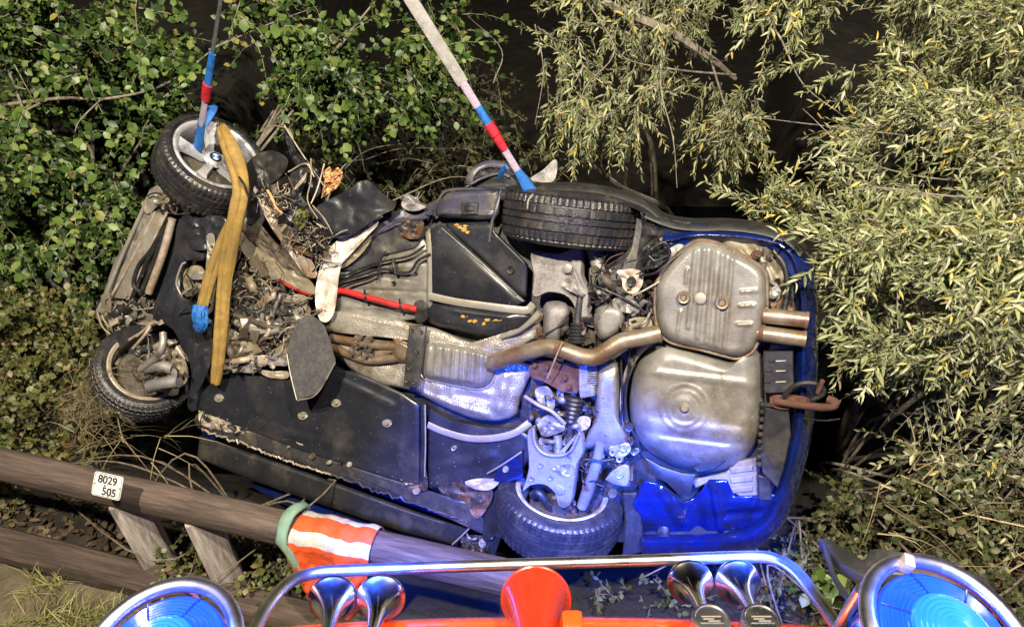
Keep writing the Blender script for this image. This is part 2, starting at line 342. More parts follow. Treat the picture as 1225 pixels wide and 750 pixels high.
DEADLEAF = mat('dead_leaf_litter', (0.1, 0.06, 0.03), 0.7, 0, isl=[(0, (0.02, 0.012, 0.006)), (0.6, (0.05, 0.03, 0.014)), (1, (0.10, 0.065, 0.03))], rough_var=0)
# ---------------------------------------------------------------- ground, road, added black water
def rail_y(x): return 2.07-0.245*(x+1.5)
def gz(x, y):
    s = (y-rail_y(x))*0.971
    t = min(max((s-0.25)/1.5, 0), 1); z = -1.35*t*t*(3-2*t)
    if x > 0.6:                                     # the right bank stays high for longer
        k = min(1, (x-0.6)/1.2); t2 = min(max((s-1.3)/1.6, 0), 1); z = z*(1-k)+(-1.35*t2*t2*(3-2*t2)-0.02)*k
    k = max(0, s-3.5); mid = min(1, max(0, (x+2.6+.15*k)/1.0))*min(1, max(0, (2.0+.38*k-x)/1.0)); b0 = (3.6 if x > 0 else 1.9)*(1-mid)+22.0*mid  # middle bank pushed far back so black water fills the gap
    u = min(max((s-b0)/2.6, 0), 1); z += 1.9*u*u*(3-2*u)
    if s > 12: z += (s-12)*0.10
    return z+0.06*noise.noise(Vector((x*1.3, y*1.3, 0)))*min(1, max(0, s+0.3)*2)+0.03*noise.noise(Vector((x*4, y*4, 5)))*min(1, max(0, s+0.4)*2)
mb = MB(); xs = np.r_[np.linspace(-60, -9, 12), np.linspace(-8.5, 8.5, 120), np.linspace(9, 60, 12)]; ys = np.r_[np.linspace(-40, 0, 9), np.linspace(0.3, 11, 90), np.linspace(11.5, 80, 14)]
mb.add([(x, y, gz(x, y)) for y in ys for x in xs], [(j*len(xs)+i, j*len(xs)+i+1, (j+1)*len(xs)+i+1, (j+1)*len(xs)+i) for j in range(len(ys)-1) for i in range(len(xs)-1)])
obj('ground', mb, SOIL, kind='structure', smooth=180, loc=(0, 0, 0))
mb = MB(); n = 40
mb.add([(-60+120*i/n, y, 0.012+0.001*k) for k in (0, 1) for i in range(n+1) for y in ((-30 if k == 0 else rail_y(-60+120*i/n)-0.75),)], [(i, i+1, n+2+i, n+1+i) for i in range(n)])
obj('road', mb, ASPHALT, kind='structure', loc=(0, 0, 0))
mb = MB(); xs = np.linspace(-9, 9, 140)
mb.add([(x, rail_y(x)+d, max(gz(x, rail_y(x)+d), 0)+0.016+0.03*noise.noise(Vector((x*5, d*9, 2)))*(0 if d < -0.6 else 1)) for d in (-0.76, -0.6, -0.45, -0.3, -0.16) for x in xs], [(j*140+i, j*140+i+1, j*140+141+i, j*140+140+i) for j in range(4) for i in range(139)])
obj('verge', mb, VERGE, kind='structure', smooth=180, loc=(0, 0, 0))
mb = MB(); mb.add([(-60, 2, -1.17), (60, -8, -1.17), (60, 6, -1.17), (-60, 9.5, -1.17)], [(0, 1, 2, 3)])
obj('water', mb, WATER, kind='structure', loc=(0, 0, 0))  # added water sheet that turns the background behind the car black

# ---------------------------------------------------------------- foliage
def in_poly(p, poly):
    x, y = p; c = False; n = len(poly)
    for i in range(n):
        x1, y1 = poly[i]; x2, y2 = poly[i-1]
        if (y1 > y) != (y2 > y) and x < (x2-x1)*(y-y1)/(y2-y1)+x1: c = not c
    return c
def leaf_arrays(pos, ax, nr, ln, wd, shape):
    """leaves with a midrib fold: pos, axis and normal arrays, length and width arrays"""
    ax = ax/np.linalg.norm(ax, axis=1)[:, None]; nr = nr-ax*(nr*ax).sum(1)[:, None]; nr = nr/(np.linalg.norm(nr, axis=1)[:, None]+1e-9); sd = np.cross(ax, nr)
    T = {'lance': [(0, 0, 0), (.3, .5, .10), (.3, 0, 0), (.3, -.5, .10), (.68, .40, .05), (.68, 0, -.03), (.68, -.40, .05), (1, 0, -.10)],
         'broad': [(0, 0, 0), (.22, .42, .08), (.25, 0, 0), (.22, -.42, .08), (.62, .5, .04), (.6, 0, -.02), (.62, -.5, .04), (1, 0, -.12)]}[shape]
    F = [(0, 2, 1), (0, 3, 2), (1, 2, 5, 4), (2, 3, 6, 5), (4, 5, 7), (5, 6, 7)]
    V = np.stack([pos+ax*(a*ln)[:, None]+sd*(b*wd)[:, None]+nr*(c*ln)[:, None] for a, b, c in T], 1)
    return V, F
def link_arrays(name, V, F, m, parent, kind=None, label=None):
    n, k, _ = V.shape; base = WLOC[parent.name] if parent else Vector((0, 0, 0)); me = bpy.data.meshes.new(name)
    v = (V.reshape(-1, 3)-np.array(base)).astype(np.float32); me.vertices.add(len(v)); me.vertices.foreach_set('co', v.ravel())
    idx = np.concatenate([(np.arange(n)[:, None]*k+np.array(f)[None, :]).ravel() for f in F]); cnt = np.concatenate([np.full(n, len(f)) for f in F])
    me.loops.add(len(idx)); me.loops.foreach_set('vertex_index', idx.astype(np.int32)); me.polygons.add(len(cnt))
    me.polygons.foreach_set('loop_start', np.r_[0, np.cumsum(cnt)[:-1]].astype(np.int32)); me.polygons.foreach_set('loop_total', cnt.astype(np.int32))
    me.materials.append(m); me.update(calc_edges=True); me.validate()
    o = bpy.data.objects.new(name, me); COL.objects.link(o)
    if parent: o.parent = parent
    WLOC[o.name] = base; return tag(o, kind=kind, label=label)
def px_points(poly, dr, n, nscale=0, thr=-1, seed=0):
    """n random points whose picture lies in the region, at depths dr; thinned by noise so gaps and clumps appear"""
    xs = [p[0] for p in poly]; ys = [p[1] for p in poly]; out = []; g = 0
    while len(out) < n and g < n*60:
        g += 1; x = random.uniform(min(xs), max(xs)); y = random.uniform(min(ys), max(ys))
        if not in_poly((x, y), poly): continue
        d = random.uniform(*dr)
        if nscale and noise.noise(Vector((x/nscale, y/nscale, seed+d*0.6))) < thr: continue
        out.append(np.array(at(x, y, d)))
    return out
def spray(base, dirs, length, droop, nleaf, ll, lw, spread, wob=0.12):
    """one twig: its points and its leaves (positions, axes, normals)"""
    d = np.array(dirs, float); d /= np.linalg.norm(d); p = np.array(base, float); pts = [p.copy()]; k = 6
    for i in range(k):
        d = d+RNG.normal(0, wob, 3)+np.array((0, 0, -droop/k)); d /= np.linalg.norm(d); p = p+d*length/k; pts.append(p.copy())
    P = np.array(pts); t = np.linspace(0.08, 1, nleaf); i = np.minimum((t*k).astype(int), k-1); fr = (t*k-i)[:, None]
    pos = P[i]*(1-fr)+P[i+1]*fr; tan = P[i+1]-P[i]; tan /= np.linalg.norm(tan, axis=1)[:, None]
    ang = np.arange(nleaf)*2.4+RNG.uniform(0, 6.3); a = np.cross(tan, np.array((0.3, 0.2, 1))); a /= np.linalg.norm(a, axis=1)[:, None]; b = np.cross(tan, a)
    rad = a*np.cos(ang)[:, None]+b*np.sin(ang)[:, None]; sp = spread*RNG.uniform(0.6, 1.3, nleaf)[:, None]
    ax = tan*np.cos(sp)+rad*np.sin(sp)+RNG.normal(0, 0.12, (nleaf, 3)); nr = np.array((0, -0.55, 0.9))+RNG.normal(0, 0.55, (nleaf, 3))
    s = RNG.uniform(0.45, 1.3, nleaf)*(1-0.35*t**3)
    return P, pos, ax, nr, ll*s, lw*s*RNG.uniform(0.85, 1.15, nleaf)
def grow(twigs, shape):
    pos, ax, nr, l, w = (np.concatenate([t[i] for t in twigs]) for i in range(1, 6)); return leaf_arrays(pos, ax, nr, l, w, shape)
def twig_mesh(mb, twigs, r, share=1.0):
    for t in twigs:
        if random.random() < share:
            P = t[0]; n = len(P); tube3(mb, [tuple(p) for p in P], [r*(1-0.75*i/(n-1)) for i in range(n)], seg=4, n=1, cap=False)
def limbs(mb, root, tips, r0, r1, bend=0.25, seg=6):
    for q in tips:
        a = Vector(root); b = Vector(q); m1 = a.lerp(b, 0.35)+Vector((random.gauss(0, bend), random.gauss(0, bend), abs(random.gauss(0, bend))+0.1)); m2 = a.lerp(b, 0.7)+Vector((random.gauss(0, bend*0.6), random.gauss(0, bend*0.6), random.gauss(0, bend*0.5)+0.08))
        tube3(mb, [a, m1, m2, b], [r0, r0*0.7+r1*0.3, r0*0.35+r1*0.65, r1], seg=seg, n=5, cap=False)
def shrub(name, label, cat, root, regions, leafmat, shape, barkmat, twig_r, limb_n, limb_r, group=None, leaf_parts=0, share=0.6, traced=()):
    """regions: dicts of poly, dr, n, dir, jitter, len, droop, nleaf, ll, lw, spread, noise"""
    root = Vector(root); root.z = gz(root.x, root.y)-0.03; e = empty(name, root, label, cat, group); tw = []
    for R in regions:
        for b in px_points(R['poly'], R['dr'], R['n'], R.get('ns', 0), R.get('thr', -1), R.get('seed', 0)):
            d = np.array(R['dir'], float)+RNG.normal(0, R.get('jit', 0.5), 3)
            tw.append(spray(b, d, R['len']*random.uniform(0.6, 1.3), R.get('droop', 0.5), R['nleaf'], R.get('ll', 0.066), R.get('lw', 0.0145), R.get('spread', 0.75)))
    V, F = grow(tw, shape)
    if leaf_parts:                                                    # the leaves that show largest are single parts
        c = V.mean(1); dd = np.linalg.norm(c-np.array(CAM), axis=1); dep = (c-np.array(CAM))@np.array(FW); sx = (c-np.array(CAM))@np.array(RT)/dep*FPX; sy = -((c-np.array(CAM))@np.array(UP))/dep*FPX
        size = np.linalg.norm(V[:, 7]-V[:, 0], axis=1)/dd; size[(abs(sx) > 600) | (abs(sy) > 365)] = 0; order = np.argsort(-size); pick = order[:leaf_parts]; keep = order[leaf_parts:]
        for i in pick:
            me = bpy.data.meshes.new('leaf'); vv = V[i]; o0 = vv[0]; me.from_pydata([tuple(q-o0) for q in vv], [], F); me.materials.append(leafmat); me.update()
            o = bpy.data.objects.new('leaf', me); COL.objects.link(o); o.parent = e; o.location = Vector(o0)-root
        V = V[keep]
    link_arrays('foliage', V, F, leafmat, e, kind='stuff')
    mb = MB(); twig_mesh(mb, tw, twig_r, share); obj('twigs', mb, barkmat, e, kind='stuff', recalc=False)
    mb = MB(); tips = [Vector(t[0][0]) for t in random.sample(tw, min(limb_n, len(tw)))]; limbs(mb, root, tips, limb_r, twig_r*1.2)
    for pts, r in traced: tube3(mb, [at(*p) for p in pts], r if isinstance(r, list) else [r*(1-.75*i/(len(pts)-1)) for i in range(len(pts))], seg=7, n=6)
    obj('branches', mb, barkmat, e, recalc=False)
    return e
shrub('leafy_bush', 'broad green leafy bush behind the raised front wheels at upper left', 'bush', (-3.6, 4.9, 0), [
    dict(poly=[(-70, -60), (400, -60), (420, 90), (330, 150), (200, 190), (150, 300), (90, 330), (-70, 330)], dr=(4.9, 6.2), n=680, dir=(0.25, -0.5, 0.25), jit=0.6, len=0.42, droop=0.9, nleaf=15, ll=0.070, lw=0.050, ns=85, thr=0.04, spread=1.0),
    dict(poly=[(380, -60), (560, -60), (565, 80), (520, 140), (380, 150), (310, 170)], dr=(5.2, 6.4), n=190, dir=(0.3, -0.5, 0.1), jit=0.6, len=0.42, droop=0.9, nleaf=14, ll=0.068, lw=0.048, ns=70, thr=0.1, spread=1.0, seed=4),
    dict(poly=[(-70, 290), (130, 290), (115, 350), (40, 345), (-70, 330)], dr=(4.9, 5.6), n=60, dir=(0.25, -0.5, 0.0), jit=0.6, len=0.4, droop=0.9, nleaf=14, ll=0.07, lw=0.05, ns=60, thr=-0.1, spread=1.0)],
    LEAF_BUSH, 'broad', GREYBARK, 0.0045, 20, 0.03, leaf_parts=0, share=0.8,
    traced=[([(-30, 130, 5.2), (70, 118, 5.1), (130, 118, 5.05), (200, 100, 5.1), (262, 55, 5.3), (330, 20, 5.5)], 0.013), ([(60, 118, 5.1), (0, 145, 5.2), (-40, 142, 5.2)], 0.008),
            ([(120, 120, 5.0), (95, 145, 4.95), (88, 165, 4.95)], 0.006), ([(250, 60, 5.2), (320, 30, 5.2), (380, 8, 5.4)], 0.007), ([(330, 110, 5.4), (380, 92, 5.3), (440, 110, 5.5)], 0.006), ([(2, 50, 5.0), (25, 92, 5.0), (40, 120, 5.1)], 0.006)])
shrub('bramble_bush', 'low yellowish green bush under the leafy bush left of the wrecked wheels', 'bush', (-3.3, 3.6, 0), [
    dict(poly=[(-70, 330), (70, 345), (120, 400), (130, 470), (100, 560), (-70, 545)], dr=(4.5, 5.2), n=330, dir=(0.2, -0.5, 0.4), jit=0.6, len=0.28, droop=0.7, nleaf=15, ll=0.045, lw=0.032, ns=60, thr=-0.12, spread=1.0)],
    LEAF_LOW, 'broad', BARK, 0.003, 20, 0.018)
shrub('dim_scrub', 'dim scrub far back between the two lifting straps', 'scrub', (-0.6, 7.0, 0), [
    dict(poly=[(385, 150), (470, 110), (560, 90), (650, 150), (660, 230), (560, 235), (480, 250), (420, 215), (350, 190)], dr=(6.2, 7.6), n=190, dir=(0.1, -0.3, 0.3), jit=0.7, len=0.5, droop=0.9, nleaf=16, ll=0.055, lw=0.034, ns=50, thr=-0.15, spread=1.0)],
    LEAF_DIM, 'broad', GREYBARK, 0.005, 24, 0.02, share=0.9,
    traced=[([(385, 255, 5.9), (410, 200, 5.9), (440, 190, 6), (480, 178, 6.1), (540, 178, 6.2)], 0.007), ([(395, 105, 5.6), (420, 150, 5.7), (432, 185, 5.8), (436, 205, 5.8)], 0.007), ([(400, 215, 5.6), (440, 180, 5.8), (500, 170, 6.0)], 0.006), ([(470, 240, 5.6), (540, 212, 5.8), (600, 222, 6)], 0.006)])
shrub('willow_tree', 'willow with hanging lance leaf sprays over black gap above the upper rear wheel', 'willow', (1.5, 6.3, 0), [
    dict(poly=[(640, -60), (870, -60), (880, 20), (830, 30), (720, 40), (660, 50), (640, 0)], dr=(4.6, 5.8), n=120, dir=(-0.3, -0.4, -0.3), jit=0.65, len=0.34, droop=0.7, nleaf=22, ns=50, thr=-0.05),
    dict(poly=[(655, 40), (720, 40), (790, 50), (830, 90), (800, 130), (760, 140), (690, 110), (650, 70)], dr=(4.5, 5.4), n=56, dir=(-0.35, -0.35, -0.55), jit=0.6, len=0.34, droop=0.7, nleaf=22, ns=50, thr=0.02, seed=3),
    dict(poly=[(680, 110), (760, 110), (785, 150), (740, 165), (700, 150), (665, 135)], dr=(4.4, 5.0), n=40, dir=(-0.2, -0.3, -0.5), jit=0.5, len=0.36, droop=1.0, nleaf=24, seed=6),
    dict(poly=[(840, 90), (905, 100), (915, 160), (880, 180), (840, 170), (825, 130)], dr=(4.4, 5.2), n=56, dir=(-0.05, -0.3, -0.7), jit=0.5, len=0.34, droop=1.0, nleaf=22, seed=8, ns=50, thr=-0.1)],
    LEAF_WIL, 'lance', GREYBARK, 0.004, 5, 0.03, share=1.0,
    traced=[([(690, -20, 4.9), (740, 12, 4.9), (800, 38, 4.9), (850, 70, 4.9), (880, 95, 5.0)], [0.028, 0.03, 0.03, 0.024, 0.015]), ([(850, 70, 4.9), (868, 130, 4.7), (880, 165, 4.6)], 0.008),
            ([(700, 0, 4.8), (735, 60, 4.7), (700, 105, 4.6), (690, 150, 4.55)], 0.006), ([(880, 90, 4.9), (820, 85, 4.8), (760, 75, 4.7), (735, 60, 4.6)], 0.008), ([(800, 40, 4.9), (790, 100, 4.6), (805, 165, 4.5), (810, 225, 4.45)], 0.006), ([(640, 30, 4.7), (650, 85, 4.6), (640, 150, 4.6)], 0.0045), ([(590, 100, 5.2), (600, 60, 5.3), (560, 20, 5.5)], 0.005)])
shrub('willow_bush', 'pale grey green willow bush with some yellow leaves beside the rear bumper', 'willow', (2.7, 4.0, 0), [
    dict(poly=[(915, -60), (1300, -60), (1300, 120), (1180, 110), (1040, 90), (930, 60)], dr=(3.6, 5.0), n=440, dir=(-0.7, -0.5, -0.05), jit=0.7, len=0.34, droop=0.5, nleaf=22, ns=80, thr=0.02),
    dict(poly=[(1030, 110), (1300, 100), (1300, 290), (1120, 290), (1050, 270), (1060, 200), (1020, 150)], dr=(3.3, 4.6), n=340, dir=(-0.9, -0.35, 0.05), jit=0.45, len=0.36, droop=0.4, nleaf=20, ll=0.068, lw=0.0145, ns=80, thr=0.02, seed=2),
    dict(poly=[(1012, 250), (1300, 255), (1300, 450), (1160, 420), (1070, 440), (1020, 400), (1005, 320)], dr=(2.95, 4.0), n=500, dir=(-0.75, -0.35, 0.15), jit=0.6, len=0.28, droop=0.4, nleaf=21, ll=0.070, lw=0.0148, ns=80, thr=-0.06, seed=5),
    dict(poly=[(900, 220), (960, 235), (985, 290), (960, 275), (905, 262)], dr=(3.7, 4.2), n=34, dir=(-0.1, -0.35, 0.6), jit=0.4, len=0.24, droop=0.3, nleaf=20, seed=5)],
    LEAF_WIL, 'lance', GREYBARK, 0.003, 8, 0.024, leaf_parts=300, share=0.75,
    traced=[([(1260, 215, 3.8), (1130, 215, 3.7), (1030, 190, 3.7), (960, 130, 3.9)], 0.006), ([(1280, 170, 3.9), (1120, 165, 3.8), (980, 150, 3.9), (900, 140, 4.1)], 0.006), ([(1260, 240, 3.4), (1140, 235, 3.4), (1050, 225, 3.4), (1000, 235, 3.5)], 0.0055), ([(880, -20, 4.2), (930, 40, 4.2), (960, 100, 4.1), (1010, 140, 4.0)], 0.008)])
shrub('bare_twig_bush', 'thin leaved twiggy bush low down right of the tow hook', 'bush', (2.3, 3.3, 0), [
    dict(poly=[(1080, 400), (1300, 400), (1300, 540), (1200, 520), (1110, 490), (1080, 450)], dr=(3.4, 4.3), n=130, dir=(-0.5, -0.3, 0.0), jit=0.6, len=0.4, droop=0.5, nleaf=10, ll=0.045, lw=0.014, spread=0.8, ns=60, thr=-0.1),
    dict(poly=[(1060, 520), (1300, 540), (1300, 600), (1150, 590)], dr=(3.5, 4.2), n=70, dir=(-0.3, -0.3, 0.1), jit=0.6, len=0.32, droop=0.6, nleaf=14, ll=0.05, lw=0.018, spread=0.8)],
    LEAF_WIL, 'lance', GREYBARK, 0.0035, 7, 0.012, share=1.0)
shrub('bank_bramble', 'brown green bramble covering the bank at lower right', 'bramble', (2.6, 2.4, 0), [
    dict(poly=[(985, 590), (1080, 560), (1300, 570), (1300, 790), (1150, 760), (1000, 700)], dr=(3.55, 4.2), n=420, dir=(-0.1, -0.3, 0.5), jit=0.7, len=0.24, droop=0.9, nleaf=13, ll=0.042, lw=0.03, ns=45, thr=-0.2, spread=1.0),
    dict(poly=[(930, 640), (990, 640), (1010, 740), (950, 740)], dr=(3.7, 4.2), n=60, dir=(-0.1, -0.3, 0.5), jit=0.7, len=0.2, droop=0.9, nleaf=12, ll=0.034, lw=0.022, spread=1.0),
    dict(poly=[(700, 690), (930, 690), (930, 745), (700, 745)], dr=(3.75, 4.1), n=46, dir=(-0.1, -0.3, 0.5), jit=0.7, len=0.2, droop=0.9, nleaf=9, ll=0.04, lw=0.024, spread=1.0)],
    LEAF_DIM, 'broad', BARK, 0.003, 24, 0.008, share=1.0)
shrub('bank_ivy', 'low ivy growing on the ditch bank behind the guard rail', 'ivy', (-1.6, 2.6, 0), [
    dict(poly=[(-70, 540), (110, 575), (150, 660), (-70, 640)], dr=(4.15, 4.8), n=170, dir=(0.1, -0.4, 0.4), jit=0.7, len=0.2, droop=0.9, nleaf=12, ll=0.038, lw=0.03, spread=1.0, ns=50, thr=-0.15),
    dict(poly=[(150, 610), (420, 640), (400, 740), (200, 730)], dr=(3.7, 4.2), n=170, dir=(0.1, -0.4, 0.4), jit=0.7, len=0.18, droop=0.9, nleaf=12, ll=0.034, lw=0.028, spread=1.0, ns=40, thr=-0.15)],
    LEAF_LOW, 'broad', BARK, 0.0025, 14, 0.006)
# leafy weeds standing by the black gap in front of the bramble
shrub('weed', 'bright broad leaved weed beside the dark truck mirror', 'weed', (1.36, 1.95, 0), [
    dict(poly=[(972, 672), (990, 668), (1000, 700), (1000, 740), (978, 740)], dr=(3.3, 3.5), n=5, dir=(0, -0.5, 0.4), jit=0.4, len=0.16, droop=0.8, nleaf=7, ll=0.075, lw=0.05, spread=1.0)], LEAF_BUSH, 'broad', BARK, 0.004, 5, 0.005, share=1.0)
# dry stalks, grass and litter
def blades(name, spots, n, L, w, m, label=None, kind='stuff', lean=(0, 0, 1), jit=0.45, droop=0.9):
    """bent tapering blades rooted at the given points"""
    P = np.array([spots[i] for i in RNG.integers(0, len(spots), n)])+np.c_[RNG.normal(0, 0.035, (n, 2)), np.zeros(n)]
    d = np.array(lean, float)+RNG.normal(0, jit, (n, 3)); d[:, 2] = abs(d[:, 2]); d /= np.linalg.norm(d, axis=1)[:, None]; l = L*RNG.uniform(0.4, 1.3, n); sd = np.cross(d, RNG.normal(0, 1, (n, 3))); sd /= np.linalg.norm(sd, axis=1)[:, None]
    R = []
    for t in (0, .4, .75, 1):
        c = P+d*(l*t)[:, None]-np.array((0, 0, 1))*(l*droop*t**2.4*0.5)[:, None]; h = (w*(1-t*0.95)/2); R += [c+sd*h, c-sd*h]
    V = np.stack(R, 1); return link_arrays(name, V, [(0, 1, 3, 2), (2, 3, 5, 4), (4, 5, 7, 6)], m, None, kind=kind, label=label)
def ground_pts(poly, n):
    out = []
    while len(out) < n:
        x = random.uniform(min(p[0] for p in poly), max(p[0] for p in poly)); y = random.uniform(min(p[1] for p in poly), max(p[1] for p in poly))
        if not in_poly((x, y), poly): continue
        d = ray(x, y); t = (0.02-CAM.z)/d.z; q = CAM+d*t; out.append((q.x, q.y, max(gz(q.x, q.y), 0.0)))
    return out
blades('grass', ground_pts([(10, 690), (80, 690), (140, 735), (90, 760), (-20, 750)], 11), 420, 0.22, 0.008, GRASS, 'yellow green grass tufts on the muddy verge by the beam', lean=(0.25, 0.1, 0.8))
blades('sparse_grass', ground_pts([(-60, 650), (380, 760), (300, 800), (-60, 800)], 90), 420, 0.06, 0.004, GRASS, 'short sparse grass on the muddy verge', lean=(0.1, 0, 0.9))
sp = [tuple(at(random.gauss(108, 16), random.gauss(475, 26), random.uniform(4.25, 4.5))) for _ in range(40)]
blades('dry_grass', sp, 420, 0.22, 0.005, STRAWD, 'clump of pulled up dry grass caught on the lower front wheel', lean=(0.25, -0.3, -0.1), jit=0.6, droop=1.0)
sp = [tuple(at(x, y, 4.4)) for x, y in [(150, 520), (120, 530), (180, 545), (200, 520), (95, 520)]]
blades('dry_stalks', sp, 30, 0.5, 0.006, STRAW, 'long dry stalks lying behind the guard rail', lean=(0.5, -0.3, 0.05), jit=0.4, droop=0.5)
sp = [tuple(at(random.uniform(1050, 1260), random.uniform(560, 700), random.uniform(3.5, 3.8))) for _ in range(40)]
blades('bank_stalks', sp, 90, 0.6, 0.008, STRAW, 'thin dry stalks arching over the bramble at lower right', lean=(0.5, -0.2, 0.5), jit=0.5, droop=0.8)
pts = np.array(px_points([(-60, 560), (420, 640), (400, 760), (200, 740), (-60, 660)], (3.9, 4.4), 700)+px_points([(900, 640), (1250, 600), (1250, 760), (900, 760)], (3.7, 4.1), 500))
pts[:, 2] = [gz(p[0], p[1])+random.uniform(0, 0.03) for p in pts]
V, F = leaf_arrays(pts, RNG.normal(0, 1, (len(pts), 3))*np.array((1, 1, 0.3)), np.array((0, 0, 1))+RNG.normal(0, 0.4, (len(pts), 3)), RNG.uniform(0.03, 0.07, len(pts)), RNG.uniform(0.02, 0.045, len(pts)), 'broad')
link_arrays('leaf_litter', V, F, DEADLEAF, None, 'stuff', 'brown dead leaves scattered over the ditch bank')

# ---------------------------------------------------------------- wooden guard rail
th = math.atan2(-0.245, 1); ux = Vector((math.cos(th), math.sin(th), 0))
fence = empty('guard_rail', (-1.5, 2.07, 0), 'weathered round timber guard rail on pale square posts', 'guard rail')
def along(x, d=0): return Vector((x, rail_y(x)+d, 0))
x0, x1 = -4.6, 0.075; n = 90; mb = MB(); L = (along(x1)-along(x0)).length
pts = [(-L/2+L*i/n, 0.006*math.sin(i*0.9), 0.004*math.cos(i*0.7)) for i in range(n+1)]
tube3(mb, pts, 0.078, seg=24, n=1); mb.v = [(v[0], *(lambda a, r: (r*math.cos(a), r*math.sin(a)))(math.atan2(v[2], v[1]), 0.070*min(1.10, (abs(math.cos(math.atan2(v[2], v[1])))**4+abs(math.sin(math.atan2(v[2], v[1])))**4)**-0.25))) for v in mb.v]
mb.v = [(v[0], v[1]*(1+0.05*noise.noise(Vector((v[0]*2, v[1]*14, 1)))), v[2]*(1+0.06*noise.noise(Vector((v[0]*2, v[2]*14, 4))))) for v in mb.v]
obj('rail', mb, RAILWOOD, fence, loc=along((x0+x1)/2)+Vector((0, 0, 0.70)), rot=(0, 0, th))
for x in (-3.35, -1.86, -1.47):
    mb = MB(); boxw(mb, (0, 0, 0), Vector((1, 0, 0)), Vector((0, 1, 0)), Vector((0, 0, 1)), 0.145, 0.145, 0.86)
    mb.v = [(v[0], v[1], v[2]) for v in mb.v]
    obj('post', mb, POSTWOOD, fence, loc=along(x, 0.02)+Vector((0, 0, 0.22)), rot=(0, 0, th+math.radians(42)), bevel=0.008)
mb = MB(); n = 50; pts = [(-2.5+5.0*i/n, 0, 0) for i in range(n+1)]
tube3(mb, pts, 0.105, seg=12, n=1); mb.v = [(v[0], max(-0.08, min(0.08, v[1]*1.1))+0.006*noise.noise(Vector((v[0]*3, v[2]*9, 1))), max(-0.08, min(0.085, v[2]*1.1))+0.006*noise.noise(Vector((v[0]*3, v[1]*9, 7)))) for v in mb.v]
obj('ground_beam', mb, BEAMWOOD, fence, loc=along(-2.25, -0.10)+Vector((0, 0, 0.05)), rot=(0, 0, th))
# ---------------------------------------------------------------- the wrecked car, underside towards the viewer
CAR = empty('wrecked_car', W(560, 420, -0.6), 'wrecked dark blue car hanging on its side with its underside showing', 'car')
def part(name, mats, fn, parent=CAR, **k):
    mb = MB(); fn(mb); return obj(name, mb, mats, parent, **k)
def P(name, m, poly, h=0.0, t=0.02, parent=CAR, **k):
    return part(name, m, lambda mb: plate(mb, poly, h, t, **k), parent)
def D(name, m, poly, h, H, parent=CAR, **k):
    return part(name, m, lambda mb: dome(mb, poly, h, H, **k), parent)
def S(name, m, poly, h, amp, seed, parent=CAR, **k):
    return part(name, m, lambda mb: shard(mb, poly, h, amp, seed, **k), parent)
def T(name, m, pts, r, parent=CAR, **k):
    return part(name, m, lambda mb: tube(mb, pts, r, **k), parent)
def lines(x, y, L):
    """height of ridges: (x0,y0,x1,y1,width,height) in the plane's picture coordinates"""
    z = 0
    for x0, y0, x1, y1, w, hh in L:
        dx, dy = x1-x0, y1-y0; l = math.hypot(dx, dy); t = ((x-x0)*dx+(y-y0)*dy)/l; d = abs((x-x0)*dy-(y-y0)*dx)/l
        e = 1 if 0 <= t <= l else max(0, 1-min(abs(t), abs(t-l))/(w*0.8))
        q = d/w
        if q < 1: z += hh*e*(0.5+0.5*math.cos(PI*q))**0.7
    return z
def rings_at(x, y, cx, cy, L, asp=1.0):
    d = math.hypot(x-cx, (y-cy)/asp); return sum(hh*max(0, 1-abs(d-r)/w) for r, w, hh in L)
def circle(cx, cy, r, asp=1, n=18): return [(cx+r*math.cos(2*PI*i/n), cy+r*asp*math.sin(2*PI*i/n)) for i in range(n)]

# body behind the underside: lower shell, then the narrower cabin with its glass, built to a car's real depth
SHELL = [(238, 476), (236, 545), (330, 585), (540, 640), (760, 652), (900, 652), (945, 600), (966, 480), (962, 320), (925, 280), (800, 268), (600, 232), (530, 238), (440, 275), (392, 300), (370, 320), (300, 235), (200, 245), (140, 355), (150, 420), (190, 470)]
part('body_shell', PAINT, lambda mb: plate(mb, inset(SHELL, 3), -0.30, 0.36, bev=2, hb=0.01))
CAB = [(430, 545), (560, 610), (760, 620), (880, 590), (915, 500), (912, 380), (880, 310), (780, 285), (600, 262), (470, 300), (430, 400)]
def cabin(mb):
    n = len(CAB); c = np.mean(np.array(CAB), axis=0); A = [W(x, y, -0.2)-NRM*0.44 for x, y in CAB]; B = [W(c[0]+(x-c[0])*0.74, c[1]+(y-c[1])*0.74, -0.2)-NRM*1.05 for x, y in CAB]
    mb.add(A+B, [tuple(range(n, 2*n))], 0); mb.f += [(i, (i+1) % n, n+(i+1) % n, n+i) for i in range(n)]; mb.m += [1]*n
part('cabin', [PAINT, GLASS], cabin)
P('dark_floor_pan', DARKSTEEL, [(392, 300), (440, 272), (530, 236), (600, 232), (780, 262), (930, 285), (955, 330), (958, 480), (935, 600), (880, 640), (770, 650), (580, 640), (520, 590), (400, 440), (385, 380)], -0.10, 0.05)  # dark backing sheet, so gaps between the parts read as shade
P('dark_bay_backing', BLACK, [(240, 470), (200, 490), (190, 380), (150, 380), (140, 340), (200, 250), (300, 215), (360, 235), (395, 290), (400, 440), (330, 460)], -0.22, 0.05)  # black backing plate added to keep the gaps between engine parts dark

